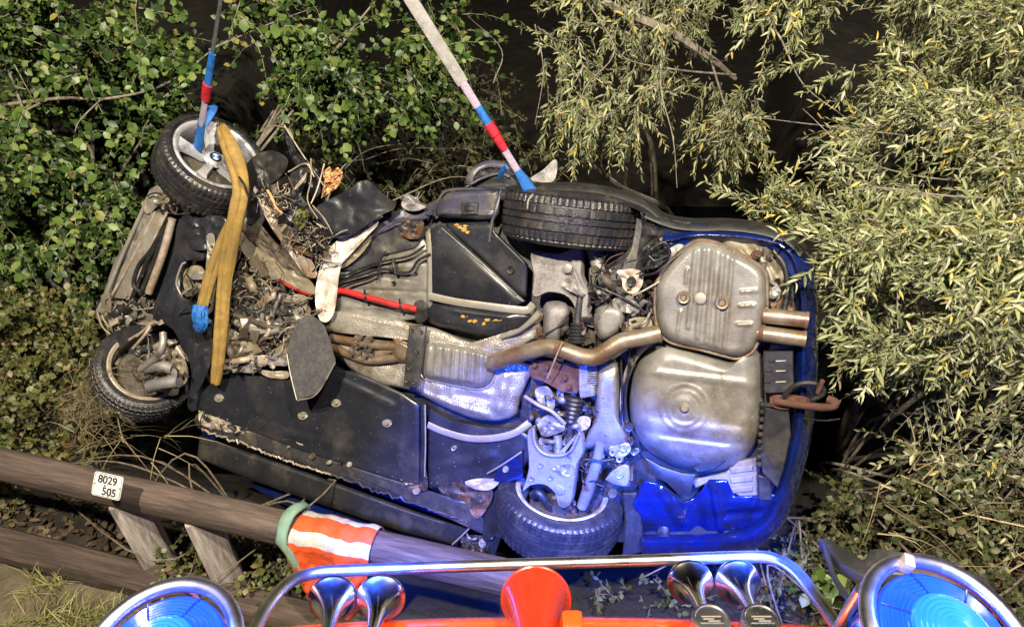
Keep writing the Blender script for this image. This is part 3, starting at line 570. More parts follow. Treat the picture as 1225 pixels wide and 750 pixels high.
# ---- wheels
def wheel(c, out, R=0.322, tw=0.235, spin=0.3, spokes=True, rr=0.222):
    c = Vector(c); out = Vector(out).normalized(); e = empty('wheel', c, parent=CAR); h = tw/2
    tread = []
    for z0, z1 in ((-.80, -.52), (-.45, -.16), (-.10, .10), (.16, .45), (.52, .80)):
        for a, dr in ((z0, -.009), (z0+.012, -.0), (z1-.012, 0), (z1, -.009)): tread.append((R+dr-0.010*abs((a+0.0))**3, a*h))
    prof = [(rr-.004, -h*.86), (rr+.012, -h*.93), (rr+.045, -h*1.02), (R-.045, -h*1.03), (R-.022, -h*.97), (R-.010, -h*.88)]+tread+[(R-.010, h*.88), (R-.022, h*.97), (R-.045, h*1.03), (rr+.045, h*1.02), (rr+.012, h*.93), (rr-.004, h*.86)]
    nb = len(prof); shoulder = {4: .5, 5: 1, 6: 1, 7: 1, 8: 1, 9: .3, nb-5: .5, nb-6: 1, nb-7: 1, nb-8: 1, nb-9: 1, nb-10: .3}; mid = {11: 1, 12: 1, 19: 1, 20: 1}
    def mod(i, k):
        return -0.0055*shoulder.get(i, 0)*(k % 3 == 0)-0.0035*mid.get(i, 0)*(k % 8 == (0 if i < 15 else 4))
    mb = MB(); lathe(mb, c, out, prof, 192, mod=mod, close=True); obj('tyre', mb, RUBBER, e, smooth=28)
    mb = MB(); z = h
    lathe(mb, c, out, [(rr+.008, z*.90), (rr+.010, z*.96), (rr, z*1.0), (rr-.010, z*.97), (rr-.018, z*.86), (rr-.026, z*.40), (rr-.030, 0), (rr-.022, -z*.55), (rr-.014, -z*.90), (rr+.002, -z*1.0), (rr+.010, -z*.94)], 72)
    obj('rim', mb, RIM if spokes else RIMIN, e)
    mb = MB(); lathe(mb, c, out, [(0.0, .02), (.150, .02), (.150, -.005), (.07, -.008), (.07, -.045), (0, -.045)], 48); obj('brake_disc', mb, MUDDY, e)
    x, y, zz = frame(out)
    def loc(r, g, q): return c+x*(r*math.cos(g))+y*(r*math.sin(g))+zz*q
    for k in range(5):
        mb = MB(); g = spin+2*PI*k/5; rows = []
        for r, wd, q in ((.040, .50, h*.62), (.075, .36, h*.66), (.12, .21, h*.74), (.165, .185, h*.82), (.200, .235, h*.84), (.212, .26, h*.80)):
            for s, dq in ((-1, -.022), (-.72, 0), (-.25, -.004), (.25, -.004), (.72, 0), (1, -.022)): rows.append(loc(r, g+s*wd, q+dq))
        fs = [(i*6+j, i*6+j+1, i*6+j+7, i*6+j+6) for i in range(5) for j in range(5)]; n = len(rows); rows += [p-zz*.018 for p in rows]
        fs += [tuple(a+n for a in reversed(f)) for f in fs]; ring = [0, 1, 2, 3, 4, 5, 11, 17, 23, 29, 35, 34, 33, 32, 31, 30, 24, 18, 12, 6]
        fs += [(ring[i], ring[(i+1) % 20], ring[(i+1) % 20]+n, ring[i]+n) for i in range(20)]
        mb.add(rows, fs); obj('spoke', mb, RIM if spokes else RIMIN, e, smooth=50)
    mb = MB(); lathe(mb, c, out, [(0.0, h*.70), (.036, h*.70), (.046, h*.64), (.060, h*.55)], 32); obj('hub', mb, RIM, e)
    if spokes:
        mb = MB(); lathe(mb, c+zz*(h*.705), out, [(0, .002), (.031, .002), (.033, 0)], 32, 0)
        for k in range(4):
            q = [c+zz*(h*.705+.0035)]+[loc(.021, spin+.6+k*PI/2+i*PI/12, h*.705+.0035) for i in range(7)]
            mb.add(q, [(0, i, i+1) for i in range(1, 7)], 1 if k % 2 else 2)
        obj('emblem', mb, [BLACK, WHITE, BLUEEN], e, recalc=False, smooth=0)
    return e
def camdir(a, b, c): return RT*a+UP*b-FW*c
wheel(W(659, 262, 0.215)-NRM*0.322, VAX-UAX*.085, spin=0.5)
wheel(W(647, 637, 0.235)-NRM*0.322, -VAX-NRM*.26, spin=0.2, spokes=False)
wheel(W(252, 199, -0.04), camdir(.60, .50, .62), R=.292, rr=.222, spin=0.75, tw=0.225)
wf = wheel(W(173, 446, -0.06), -camdir(.54, .46, .70), R=.292, rr=.210, spin=0.2, spokes=False, tw=0.225)

# ---- rear: bumper, silencer, spare wheel well
def band(name, m, prof, path, parent=CAR, n=5):
    """path of (px, py) along the car's edge; prof (offset px outwards to the right hand of the path, h)"""
    Q = [tuple(p) for p in spline(path, n)]; mb = MB(); vs = []; k = len(prof)
    for i, (x, y) in enumerate(Q):
        a, b = Q[max(i-1, 0)], Q[min(i+1, len(Q)-1)]; dx, dy = b[0]-a[0], b[1]-a[1]; l = math.hypot(dx, dy); nx, ny = dy/l, -dx/l
        vs += [W(x+nx*o, y+ny*o, hh) for o, hh in prof]
    mb.add(vs, [(i*k+j, i*k+j+1, (i+1)*k+j+1, (i+1)*k+j) for i in range(len(Q)-1) for j in range(k-1)]); return obj(name, mb, m, parent, recalc=False, smooth=50)
bump_path = [(795, 285), (830, 278), (868, 278), (905, 282), (938, 292), (956, 315), (963, 360), (964, 420), (961, 490), (950, 548), (934, 600), (914, 632), (880, 648), (820, 652), (768, 652)]
bumper = band('rear_bumper', PAINT, [(-13, -0.06), (-10, -0.01), (-4, 0.022), (0, 0.018), (3, 0.0), (6, -0.02), (11, -0.05), (14, -0.10), (15, -0.22), (13, -0.40), (6, -0.52)], bump_path)
band('shaded_bumper_edge', BLACK, [(1, 0.004), (2, .025), (7, 0.018), (12, -0.02), (16, -.08), (17, -.2)], [(770, 262), (800, 274)]+bump_path[1:5]+[(955, 308)], bumper)  # outer rim coloured black for the shade along the rear wing
D('bumper_valance', PAINT, [(770, 573), (757, 603), (768, 627), (770, 657), (820, 660), (868, 660), (905, 645), (922, 622), (935, 592), (923, 590), (898, 592), (879, 593), (870, 573), (848, 573), (836, 590), (826, 598), (812, 601), (800, 590), (787, 577)], -0.02, 0.012, rel=lambda x, y, s: -.17*max(0, (y-600)/60)**1.25+lines(x, y, [(852, 580, 866, 655, 6, .022), (770, 645, 900, 640, 9, -.020), (832, 596, 836, 634, 12, -.024), (905, 596, 880, 650, 5, .020), (790, 585, 815, 625, 9, .016), (870, 615, 912, 612, 7, -.016)])+0.010*noise.noise(Vector((x/22, y/22, 3))), sm=0, n=150, rings=30, parent=bumper, c=(845, 625), edge=.08)
part('dark_hole_disc', BLACK, lambda mb: plate(mb, circle(793, 636, 7, .95), -0.075, 0.02), bumper)  # black disc paints the dark inside of a hole in the valance
part('seal_disc', PAINT, lambda mb: (washer(mb, 876, 643, -0.088, 0.032), disc_bolt(mb, 876, 643, -0.086, 0.014, 0.006, 16)), bumper)
P('liner_flap', PLASTIC, [(772, 548), (790, 558), (815, 566), (832, 568), (826, 590), (812, 592), (798, 578), (780, 568)], 0.03, 0.01, hb=0.003)
P('liner_flap', PLASTIC, [(828, 560), (838, 553), (866, 546), (868, 552), (855, 562), (834, 566)], 0.035, 0.01)
P('rear_crossmember', BEIGE, [(826, 575), (868, 566), (884, 552), (905, 548), (907, 598), (890, 597), (872, 586), (850, 576), (832, 584)], -0.03, 0.03)
for y0 in (560, 572, 584): P('rib', BEIGE, [(873, y0), (901, y0-3), (901, y0+4), (874, y0+7)], -0.022, 0.02)
P('bumper_bracket', BLACK, [(906, 568), (922, 572), (924, 598), (908, 600)], -0.005, 0.03)
P('bumper_beam_cover', PLASTIC, [(913, 421), (949, 420), (950, 470), (946, 470), (914, 471)], 0.02, 0.04)
for (x, y) in ((924, 431), (921, 443), (919, 456)): P('slot', BLACK, [(x-5, y-2), (x+3, y-2), (x+3, y+3), (x-5, y+3)], 0.024, 0.01)  # raised black plates paint the dark of the openings
for y in (432, 444, 457): T('clip', STEEL, [(928, y, .022), (940, y-.5, .022)], 0.003, n=1)
P('bumper_beam_cover', PLASTIC, [(915, 488), (944, 492), (946, 520), (938, 560), (930, 584), (912, 566), (908, 540), (913, 510)], 0.012, 0.04)
for k in range(9): P('slot', BLACK, [(909-k*.5, 482+k*9), (915-k*.5, 482+k*9), (915-k*.5, 487+k*9), (909-k*.5, 487+k*9)], 0.022, 0.03)  # row of black plates painting the dark of small openings
well = [(753, 482), (755, 462), (760, 440), (775, 420), (795, 408), (850, 422), (880, 428), (906, 410), (912, 440), (913, 480), (910, 515), (900, 538), (880, 556), (855, 564), (828, 562), (798, 553), (772, 536), (757, 512)]
W_L = [(760, 443, 905, 460, 7, .007), (775, 518, 895, 533, 5, -.006), (765, 505, 905, 520, 9, .006), (855, 425, 865, 470, 3, -.003)]
D('spare_wheel_well', TANK, well, -0.06, 0.12, edge=0.30, rel=lambda x, y, s: (lines(x, y, W_L)+rings_at(x, y, 819, 488, [(28, 3, .004), (20, 3, .004), (9, 9, .006)]))*min(1, s*6), n=150, rings=44, c=(832, 488), pw=.7)
lathe_b = lambda x, y, h, r, t: (lambda mb: lathe(mb, W(x, y, h), NRM, [(0, t), (r*.6, t), (r, t*.4), (r*1.1, -0.01)], 20))
part('drain_plug', STEEL, lathe_b(819, 488, .068, .021, .016))
T('well_flange', STEEL, [(750, 520, -.02), (745, 485, -.015), (749, 450, -.015), (764, 422, -.015), (790, 404, -.02)], .016, flat=.5)
muf = [(786, 340), (797, 322), (812, 305), (827, 293), (840, 289), (859, 293), (882, 304), (903, 316), (913, 326), (916, 338), (916, 368), (912, 388), (906, 406), (898, 420), (882, 427), (866, 424), (840, 417), (812, 411), (798, 405), (789, 394), (785, 368)]
M_L = [(832, 300, 823, 392, 4, .010), (843, 296, 834, 404, 4.5, .012), (854, 297, 845, 412, 4.5, .012), (865, 303, 856, 416, 4.5, .011), (876, 310, 866, 420, 4, .009), (814, 372, 810, 400, 3, .008), (822, 322, 820, 338, 3, .009), (887, 349, 905, 348, 3.5, .008), (885, 366, 903, 365, 3.5, .008), (882, 388, 899, 388, 3.5, .008), (884, 393, 880, 418, 10, .006)]
silencer = D('silencer', TANK, muf, 0.045, 0.055, edge=0.16, rel=lambda x, y, s: lines(x, y, M_L)*min(1, s*7), n=190, rings=52, c=(850, 358), skirt=0.10)
T('seam', PIPE, [(x+(x-850)*.025, y+(y-358)*.025, .045) for x, y in muf]+[(muf[0][0]-1.6, muf[0][1], .045)], 0.008, parent=silencer, n=4, seg=6)
for x, y, r in ((818, 356, .024), (864, 362, .026)): part('hanger_stud', PIPE, lambda mb: (washer(mb, x, y, .115, r*1.2), disc_bolt(mb, x, y, .112, r*.5, .022, 12)), silencer)
part('spot_weld_disc', STEEL, lambda mb: disc_bolt(mb, 838, 357, .117, .024, .006, 24), silencer)
for a, b in (((900, 376), (966, 383)), ((900, 397), (963, 406))):
    tp = T('tailpipe', PIPE, [(a[0], a[1], .05), ((a[0]+b[0])/2, (a[1]+b[1])/2, .055), (b[0], b[1], .05)], .034, parent=silencer, seg=24, cap=False)
    T('pipe_lip', PIPE, [(b[0]-3, b[1]-.4, .05), (b[0]+1, b[1]+.1, .05)], .0365, parent=silencer, seg=24, n=1, cap=False)
    part('pipe_mouth', BLACK, lambda mb: lathe(mb, W(b[0]-6, b[1], .05), UAX, [(0, 0), (.032, 0)], 20), silencer, recalc=False)
    T('pipe_collar', RUST, [(a[0]+7, a[1]+.7, .05), (a[0]+13, a[1]+1.2, .05)], .038, parent=silencer, seg=20, n=1)
# tow hook
hook = T('tow_hook', RUST, [(928, 480, .03), (955, 484, .06), (980, 487, .10), (996, 486, .13), (999, 481, .13), (990, 477, .12)], .017, seg=12)
S('hook_bracket', RUST, [(922, 474), (945, 472), (968, 476), (966, 484), (940, 490), (924, 486)], .03, .012, 5, parent=hook, n=30, rings=4)
T('twisted_hose', BLACK, [(938, 474, .05), (950, 462, .08), (965, 458, .09), (980, 461, .08), (985, 470, .07), (972, 478, .06)], .012)
T('hook_pin', RUST, [(978, 470, .10), (984, 455, .12)], .010, n=1)
T('loose_wire', WIRE, [(960, 500, .02), (985, 503, .05), (1005, 501, .07)], .0035)
# inner wing right of the silencer, arch and torn liner
S('rear_panel', BEIGE, [(862, 288), (900, 288), (925, 300), (938, 330), (940, 375), (925, 372), (918, 335), (900, 312)], -.02, .02, 8)
T('seam_lip', STEEL, [(905, 298, .0), (912, 312, .0), (922, 330, 0), (925, 355, 0)], .010)
T('rubber_hose', BLACK, [(925, 300, .01), (938, 318, .02), (942, 345, .02), (938, 372, .02)], .012)
S('hanger_bracket', ALU, [(918, 335), (930, 340), (934, 352), (924, 358), (917, 350)], .03, .012, 9, n=24, rings=4)
S('rusty_bracket', RUSTED, [(920, 352), (942, 345), (948, 378), (926, 372)], .0, .02, 10, n=24, rings=4)
P('bumper_absorber', BLACK, [(920, 345), (950, 342), (955, 408), (945, 420), (920, 420)], -.03, .03)
S('arch_liner', PLASTIC, [(765, 238), (782, 250), (800, 262), (838, 270), (815, 290), (795, 300), (775, 318), (772, 330), (760, 330), (763, 300), (768, 270)], -.01, .03, 11)
S('torn_liner', PLASTIC, [(770, 300), (788, 288), (802, 296), (800, 312), (785, 322), (768, 318)], .05, .03, 12, scale=6)
for k, q in enumerate([[(768, 318, .06), (778, 300, .09), (795, 290, .09), (800, 305, .08), (786, 318, .08), (770, 322, .07)], [(776, 306, .1), (784, 312, .1), (798, 306, .1)], [(765, 330, .05), (785, 326, .09), (805, 310, .08), (822, 296, .05)]]): T('liner_edge', WIRE, q, .006)
P('inner_wing', PAINT, [(795, 268), (850, 268), (905, 276), (945, 300), (960, 335), (945, 330), (930, 303), (900, 290), (850, 284), (825, 290), (800, 318), (790, 330), (785, 312), (796, 290)], .0, .02, sm=2)
S('bracket_plate', ALU, [(800, 300), (812, 292), (822, 298), (812, 312), (800, 318), (792, 322)], .01, .012, 13, n=24, rings=4)
# ---- upper sill, jack point and floor to the left of the upper rear wheel
D('sill', UNDERPAINT, [(534, 231), (565, 228), (600, 227), (598, 245), (592, 263), (555, 262), (521, 258), (527, 244)], -.03, .035, edge=.35, rel=lambda x, y, s: lines(x, y, [(524, 254, 592, 257, 4, .008)])*min(1, s*5), sm=2)
part('jack_pad', PLASTIC, lambda mb: (plate(mb, [(551, 243), (571, 242), (571, 257), (551, 257)], .022, .03), plate(mb, [(555, 246), (567, 246), (567, 253), (555, 253)], .03, .02)))
T('sill_flange', UNDERPAINT, [(438, 272, -.03), (465, 259, -.03), (497, 250, -.03), (516, 256, -.02), (524, 240, -.01), (536, 228, -.02), (570, 226, -.02), (605, 225, -.02)], .011, flat=.6)
T('arch_edge', UNDERPAINT, [(599, 228, .0), (594, 248, .03), (588, 268, .03), (585, 290, .02)], .007, flat=.5)
S('crushed_sill', UNDERPAINT, [(440, 270), (470, 254), (497, 247), (515, 252), (510, 262), (480, 268), (450, 282), (425, 292), (415, 290)], -.02, .02, 14, scale=12)
S('rusty_tear', RUSTED, [(478, 268), (495, 262), (507, 266), (503, 284), (490, 286), (478, 280)], .0, .018, 15, n=30, rings=5, scale=5)
S('crumpled_sheet', CASTING, [(497, 236), (503, 228), (500, 240), (512, 246), (500, 252), (488, 252), (480, 245), (486, 232)], .02, .02, 16, n=26, rings=4, scale=5)
S('dark_floor_sheet', DARKSTEEL, [(407, 307), (443, 274), (480, 262), (505, 272), (506, 284), (494, 297), (457, 306), (452, 318), (412, 324)], -.03, .012, 17, scale=18)
FL = [(408, 345, 512, 350, 3, -.007), (410, 366, 512, 372, 3, .008), (420, 322, 505, 318, 3, .006), (460, 308, 508, 296, 3, .006), (440, 330, 500, 336, 2.5, -.005)]
D('front_floor', TANK, [(404, 326), (452, 318), (458, 306), (495, 297), (507, 285), (516, 300), (517, 380), (480, 384), (440, 386), (402, 384)], -.05, .02, edge=.2, rel=lambda x, y, s: lines(x, y, FL)*min(1, s*5)+.006*noise.noise(Vector((x/14, y/14, 2))), sm=0, rings=30, n=130)
for x, y, r in ((471, 339, .012), (497, 327, .010), (436, 352, .009)): part('grommet', PLASTIC, lambda mb: washer(mb, x, y, -.022, r))
D('floor_rib', STEEL, [(509, 278), (519, 278), (524, 315), (521, 345), (518, 368), (510, 368), (511, 320)], -.03, .035, edge=.5, sm=2, n=60, rings=10)
for q, r in (([(405, 333, .0), (440, 318, .005), (462, 312, .01), (490, 306, .01), (508, 294, .01)], .006), ([(405, 338, .0), (430, 330, .005), (458, 322, .01), (488, 326, .01), (500, 312, .01), (515, 304, .01)], .007), ([(406, 346, .0), (420, 340, .01), (440, 334, .005), (455, 326, .005)], .006), ([(452, 335, .0), (454, 315, .0), (462, 300, .0)], .004), ([(407, 329, .01), (425, 327, .012), (455, 314, .012)], .005), ([(470, 310, .02), (473, 327, .02)], .010)): T('brake_line', WIRE, q, r)
S('cable_clip', BLACK, [(496, 362), (508, 360), (512, 380), (500, 386), (496, 378)], .02, .008, 18, n=24, rings=4)
hose = T('red_hose', RED, [(301, 311, .0), (318, 324, .01), (345, 340, .0), (372, 351, -.01), (392, 350, -.02), (410, 348, .0), (440, 356, .015), (470, 364, .02), (499, 370, .02)], .017, seg=12)
for x, y in ((437, 355), (479, 366)): T('hose_clip', WIRE, [(x-1, y-8, .01), (x, y, .036), (x+1, y+7, .01)], .006, parent=hose)
# fuel tank covers
P('tank_cover', COVER, [(514, 274), (524, 270), (532, 271), (617, 351), (627, 361), (615, 367), (575, 361), (515, 352)], .01, .03, hb=.01, bev=3, sm=0)
D('tank_cover_rim', COVER, [(534, 267), (585, 265), (592, 277), (612, 296), (632, 316), (630, 356), (622, 354), (575, 308), (533, 272)], -.01, .022, edge=.2, sm=1, c=(600, 305), n=90, rings=10)
T('ridge', COVER, [(530, 273, .015), (560, 299, .02), (590, 326, .02), (618, 352, .015)], .010, flat=.6)
part('drain_hole', BLACK, lambda mb: (washer(mb, 611, 323, .016, .021), lathe(mb, W(611, 323, .010), NRM, [(0, .004), (.013, .004)], 16)))  # inset black disc paints the dark of the opening
for k in range(16):
    x, y = ((random.uniform(546, 562), random.uniform(268, 280)) if k < 5 else (random.uniform(553, 588), random.uniform(375, 388)) if k < 13 else (random.uniform(590, 604), random.uniform(376, 384)))
    r = random.uniform(1.5, 5); hh = -.0+(.014 if k < 5 else .026)
    S('clay_smear', YELLOWDIRT, [(x+r*random.uniform(.5, 1.4)*math.cos(a), y+r*random.uniform(.3, .9)*math.sin(a)) for a in [i*PI/4 for i in range(8)]], hh, .004, 20+k, t=.004, n=18, rings=3, scale=3)
D('fuel_tank', COVER, [(515, 362), (575, 368), (632, 374), (634, 384), (620, 396), (596, 406), (572, 402), (540, 394), (513, 386)], -.03, .055, edge=.5, sm=2, rel=lambda x, y, s: lines(x, y, [(540, 372, 610, 381, 4, .006)]), n=80, rings=16)
T('tank_strap', STEEL, [(513, 354, .022), (545, 361, .026), (580, 366, .026), (612, 370, .022), (630, 371, .012), (638, 364, -.02)], .019, flat=.22, upv=NRM, seg=12)
# ---- tunnel, heat shields, exhaust
D('heat_shield', SHIELD, [(388, 386), (396, 372), (430, 374), (470, 380), (490, 386), (520, 392), (545, 402), (575, 412), (602, 417), (625, 402), (640, 386), (650, 390), (644, 404), (625, 418), (600, 430), (560, 428), (500, 412), (440, 400), (400, 398)], -.03, .045, edge=.6, sm=2, c=(555, 413), n=140, rings=14, rel=lambda x, y, s: .008*noise.noise(Vector((x/10, y/10, 4))))
D('heat_shield', SHIELD, [(395, 405), (440, 405), (500, 412), (600, 430), (636, 436), (634, 452), (622, 476), (619, 495), (600, 503), (578, 503), (560, 499), (525, 484), (494, 468), (470, 463), (440, 455), (402, 425)], -.05, .045, edge=.25, sm=2, n=150, rings=26, c=(540, 455), rel=lambda x, y, s: (.010*noise.noise(Vector((x/13, y/13, 9)))+lines(x, y, [(604, 450, 596, 492, 9, .025), (500, 470, 580, 496, 5, .012), (545, 472, 590, 478, 6, -.012)]))*min(1, s*4))
for q in ([(396, 404, .0), (425, 409, .01), (452, 413, .015), (475, 414, .02)], [(398, 414, -.01), (415, 423, .0), (440, 431, .01), (468, 429, .015), (492, 425, .02)], [(440, 427, -.01), (465, 419, .0), (480, 415, .01)]): T('exhaust_pipe', PIPE, q, .022, seg=14)
for x, y in ((429, 408), (441, 410), (424, 420), (440, 423)): part('exhaust_flange', MUDDY, lambda mb: (shard(mb, circle(x, y, 7, 1.2, 10), .03, .012, x, n=18, rings=3, scale=4, t=.03), disc_bolt(mb, x+3, y-4, .05, .009), disc_bolt(mb, x-3, y+4, .05, .009)))
D('exhaust_cone', PIPE, [(470, 404), (486, 408), (494, 414), (494, 432), (484, 434), (470, 430)], .0, .05, edge=.6, sm=2, n=50, rings=10)
res = [(507, 410), (530, 410), (560, 415), (586, 421), (593, 430), (592, 446), (586, 458), (574, 464), (550, 461), (525, 456), (506, 450), (503, 430)]
R_L = [(514+k*9.6, 411+k*1.9, 509+k*10.1, 453+k*1.8, 3.4, .011) for k in range(8)]
reson = D('resonator', TANK, res, .0, .06, edge=.35, rel=lambda x, y, s: lines(x, y, R_L)*min(1, s*6), n=150, rings=36, c=(548, 436), pw=.7)
T('seam', STEEL, [(x+(x-548)*.03, y+(y-436)*.05, .0) for x, y in res]+[(res[0][0]-1.2, res[0][1]-1, 0)], .006, parent=reson, n=4, seg=6)
br = P('tunnel_brace', RUST, [(489, 389), (510, 390), (508, 410), (500, 464), (482, 462), (485, 430)], .075, .012, bev=1.5)
br.data.materials[0] = DARKSTEEL
for x, y in ((493, 395), (504, 397), (487, 455), (496, 457), (490, 440), (499, 420)): part('brace_bolt', MUDDY, lambda mb: washer(mb, x, y, .079, .010), br)
T('exhaust_pipe', PIPE, [(585, 436, .03), (600, 430, .06), (634, 420, .10), (655, 415, .11), (672, 418, .12), (695, 426, .12), (712, 427, .12), (728, 418, .12), (745, 408, .11), (765, 404, .09), (790, 398, .07)], .039, seg=24)
T('pipe_weld', RUST, [(666, 417, .116), (672, 418.5, .119)], .0415, seg=24, n=1)
T('hanger_wire', PALE, [(673, 409, .17), (668, 420, .17), (655, 452, .13)], .004, n=1)
# ---- rear axle
P('rear_subframe', CASTING, [(640, 372), (700, 378), (712, 400), (712, 440), (740, 440), (742, 500), (755, 530), (750, 560), (690, 560), (650, 540), (632, 500), (636, 440), (632, 400)], -.06, .03).data.materials[0] = MUDDY
diff = S('differential', RUST, [(635, 434), (655, 431), (690, 436), (694, 450), (692, 468), (680, 470), (668, 466), (650, 456), (634, 450)], .05, .016, 23, t=.12, n=46, scale=14)
P('cooling_fin_cover', ALU, [(692, 436), (704, 436), (704, 460), (711, 462), (711, 474), (694, 477), (692, 468)], .07, .10, parent=diff)
for k in range(9): P('fin', ALU, [(704, 438+k*2.7), (713, 437+k*2.7), (713, 438.3+k*2.7), (704, 439.3+k*2.7)], .068, .08, parent=diff, bev=.2, hb=.001)
for x, y in ((655, 440), (676, 452), (681, 463), (640, 437)): part('diff_bolt', RUST, lambda mb: disc_bolt(mb, x, y, .07, .012), diff)
def boot(x0, y0, x1, y1, h, r0, r1, n=6):
    mb = MB(); a, b = W(x0, y0, h), W(x1, y1, h); ax = b-a; L = ax.length; prof = []
    for i in range(n*2+1): t = i/(n*2); prof.append(((r0*(1-t)+r1*t)*(1.0 if i % 2 else .82), L*t))
    lathe(mb, a, ax, [(0, 0)]+prof+[(0, L)], 26); obj('axle_boot', mb, PLASTIC, CAR, smooth=30)
boot(688, 474, 683, 506, .03, .055, .028); boot(690, 410, 690, 386, .02, .05, .03)
T('drive_shaft', DARKSTEEL, [(684, 500, .03), (680, 540, .0), (676, 580, -.05)], .017); T('drive_shaft', DARKSTEEL, [(690, 390, .02), (694, 350, 0), (696, 310, -.05)], .017)
def arm_holes(mb, L):
    for x, y, r in L: washer(mb, x, y, .0, r)
up = part('trailing_arm', CASTING, lambda mb: plate(mb, [(634, 306), (640, 300), (668, 303), (694, 296), (696, 330), (704, 348), (704, 374), (712, 390), (706, 392), (692, 384), (686, 366), (676, 354), (656, 350), (642, 356), (636, 350), (638, 330)], lambda x, y: .06-.0012*max(0, 330-y)-.0016*max(0, y-345), .05, bev=1.2, hb=.008, sm=3))
part('arm_bolt', STEEL, lambda mb: disc_bolt(mb, 679, 321, .05, .022, .01, 20), up)
S('cast_rib', CASTING, [(672, 342), (682, 332), (692, 344), (698, 352), (690, 352)], .065, .012, 24, parent=up, n=22, rings=4)
lo = part('trailing_arm', CASTING, lambda mb: plate(mb, [(630, 520), (638, 512), (640, 530), (650, 542), (666, 545), (682, 540), (690, 524), (694, 514), (698, 540), (690, 556), (688, 574), (682, 605), (668, 606), (663, 590), (650, 580), (632, 582), (624, 588), (632, 560)], lambda x, y: .07-.0004*abs(y-555), .05, bev=1.2, hb=.008, sm=3))
part('arm_bolt', CASTING, lambda mb: disc_bolt(mb, 670, 585, .06, .026, .01, 20), lo)
for x, y in ((636, 572), (659, 571), (681, 548), (647, 556)): part('arm_boss', CASTING, lambda mb: washer(mb, x, y, .07, .013), lo)
S('cast_rib', ALU, [(660, 560), (672, 556), (684, 556), (688, 566), (676, 570)], .075, .015, 25, parent=lo, n=22, rings=4)
T('arm_rim', CASTING, [(638, 512, .07), (640, 530, .07), (650, 542, .072), (666, 545, .072), (682, 540, .07), (692, 520, .07)], .009)
# bare metal tubes and struts
D('axle_tube', TANK, [(714, 436), (728, 430), (740, 434), (741, 470), (741, 500), (748, 516), (752, 535), (732, 545), (712, 535), (698, 538), (704, 515), (712, 498)], -.02, .07, edge=.55, sm=2, n=80, rings=16)
D('axle_tube', TANK, [(712, 372), (722, 364), (742, 366), (748, 380), (740, 398), (722, 408), (714, 400)], .0, .06, edge=.5, sm=2, n=50, rings=12)
D('axle_tube', CASTING, [(650, 366), (660, 360), (676, 362), (682, 374), (672, 392), (668, 410), (652, 412), (650, 390)], .0, .07, edge=.7, sm=2, n=50, rings=12)
T('shock_absorber', TANK, [(710, 296, -.02), (716, 320, .0), (724, 345, .01)], [.040, .030, .014], seg=16)
T('shock_absorber', TANK, [(718, 532, .03), (712, 560, .02), (702, 590, -.02), (696, 606, -.04)], [.022, .028, .03, .026], seg=16)
S('mount_bracket', PALE, [(738, 324), (760, 322), (769, 328), (768, 342), (758, 352), (746, 346), (744, 334)], .04, .014, 26, n=30, rings=5)
part('bush', BLACK, lambda mb: (washer(mb, 755, 337, .055, .022), disc_bolt(mb, 755, 337, .06, .012)))
S('mount_bracket', ALU, [(733, 360), (745, 356), (762, 362), (764, 374), (748, 374), (736, 370)], .05, .016, 27, n=30, rings=5)
S('heat_plate', BEIGE, [(752, 382), (776, 380), (780, 392), (764, 398), (750, 402)], .02, .008, 28, n=26, rings=4)
S('mount_bracket', CASTING, [(640, 466), (655, 462), (664, 478), (660, 492), (646, 484)], .05, .014, 29, n=26, rings=5)
T('track_rod', STEEL, [(628, 474, .06), (645, 485, .08), (660, 492, .08), (676, 507, .06)], .010)
T('track_rod', STEEL, [(600, 403, .02), (620, 396, .04), (636, 384, .05), (646, 374, .05)], [.014, .012, .016, .02])
S('knuckle', ALU, [(643, 508), (655, 496), (672, 506), (676, 514), (662, 520), (650, 522)], .05, .02, 30, n=26, rings=5, t=.04)
S('knuckle', PALE, [(686, 510), (694, 498), (706, 500), (704, 512), (692, 516)], .03, .02, 31, n=26, rings=5, t=.04)
P('link_plate', CASTING, [(724, 574), (740, 558), (752, 558), (752, 578), (745, 582)], .05, .02, sm=2)
part('link_bush', STEEL, lambda mb: (washer(mb, 741, 567, .053, .022), disc_bolt(mb, 741, 567, .055, .011)))
S('link', ALU, [(728, 536), (738, 532), (752, 530), (754, 540), (742, 548), (736, 546)], .05, .014, 32, n=26, rings=4)
for x, y in ((746, 536), (733, 541), (741, 549)): part('link_bolt', STEEL, lambda mb: washer(mb, x, y, .06, .017))
for q, r, m in (([(753, 405, .04), (752, 440, .02), (748, 480, .02), (752, 505, .02), (764, 530, .01)], .006, WIRE), ([(743, 430, .03), (744, 480, .03), (742, 520, .03), (748, 548, .03)], .005, WIRE), ([(700, 549, .07), (720, 551, .07), (735, 549, .06)], .005, WIRE), ([(703, 340, .06), (722, 346, .08), (740, 354, .08), (757, 364, .06), (772, 374, .04)], .006, WIRE), ([(757, 354, .08), (775, 345, .08), (800, 330, .06)], .004, PALE), ([(620, 418, .03), (634, 408, .06), (660, 396, .07), (680, 382, .06)], .005, WIRE), ([(706, 362, .05), (720, 360, .06), (730, 352, .06)], .008, WIRE), ([(764, 405, .03), (760, 425, .02), (746, 470, .01), (749, 520, .0)], .005, WIRE)): T('cable', m, q, r)
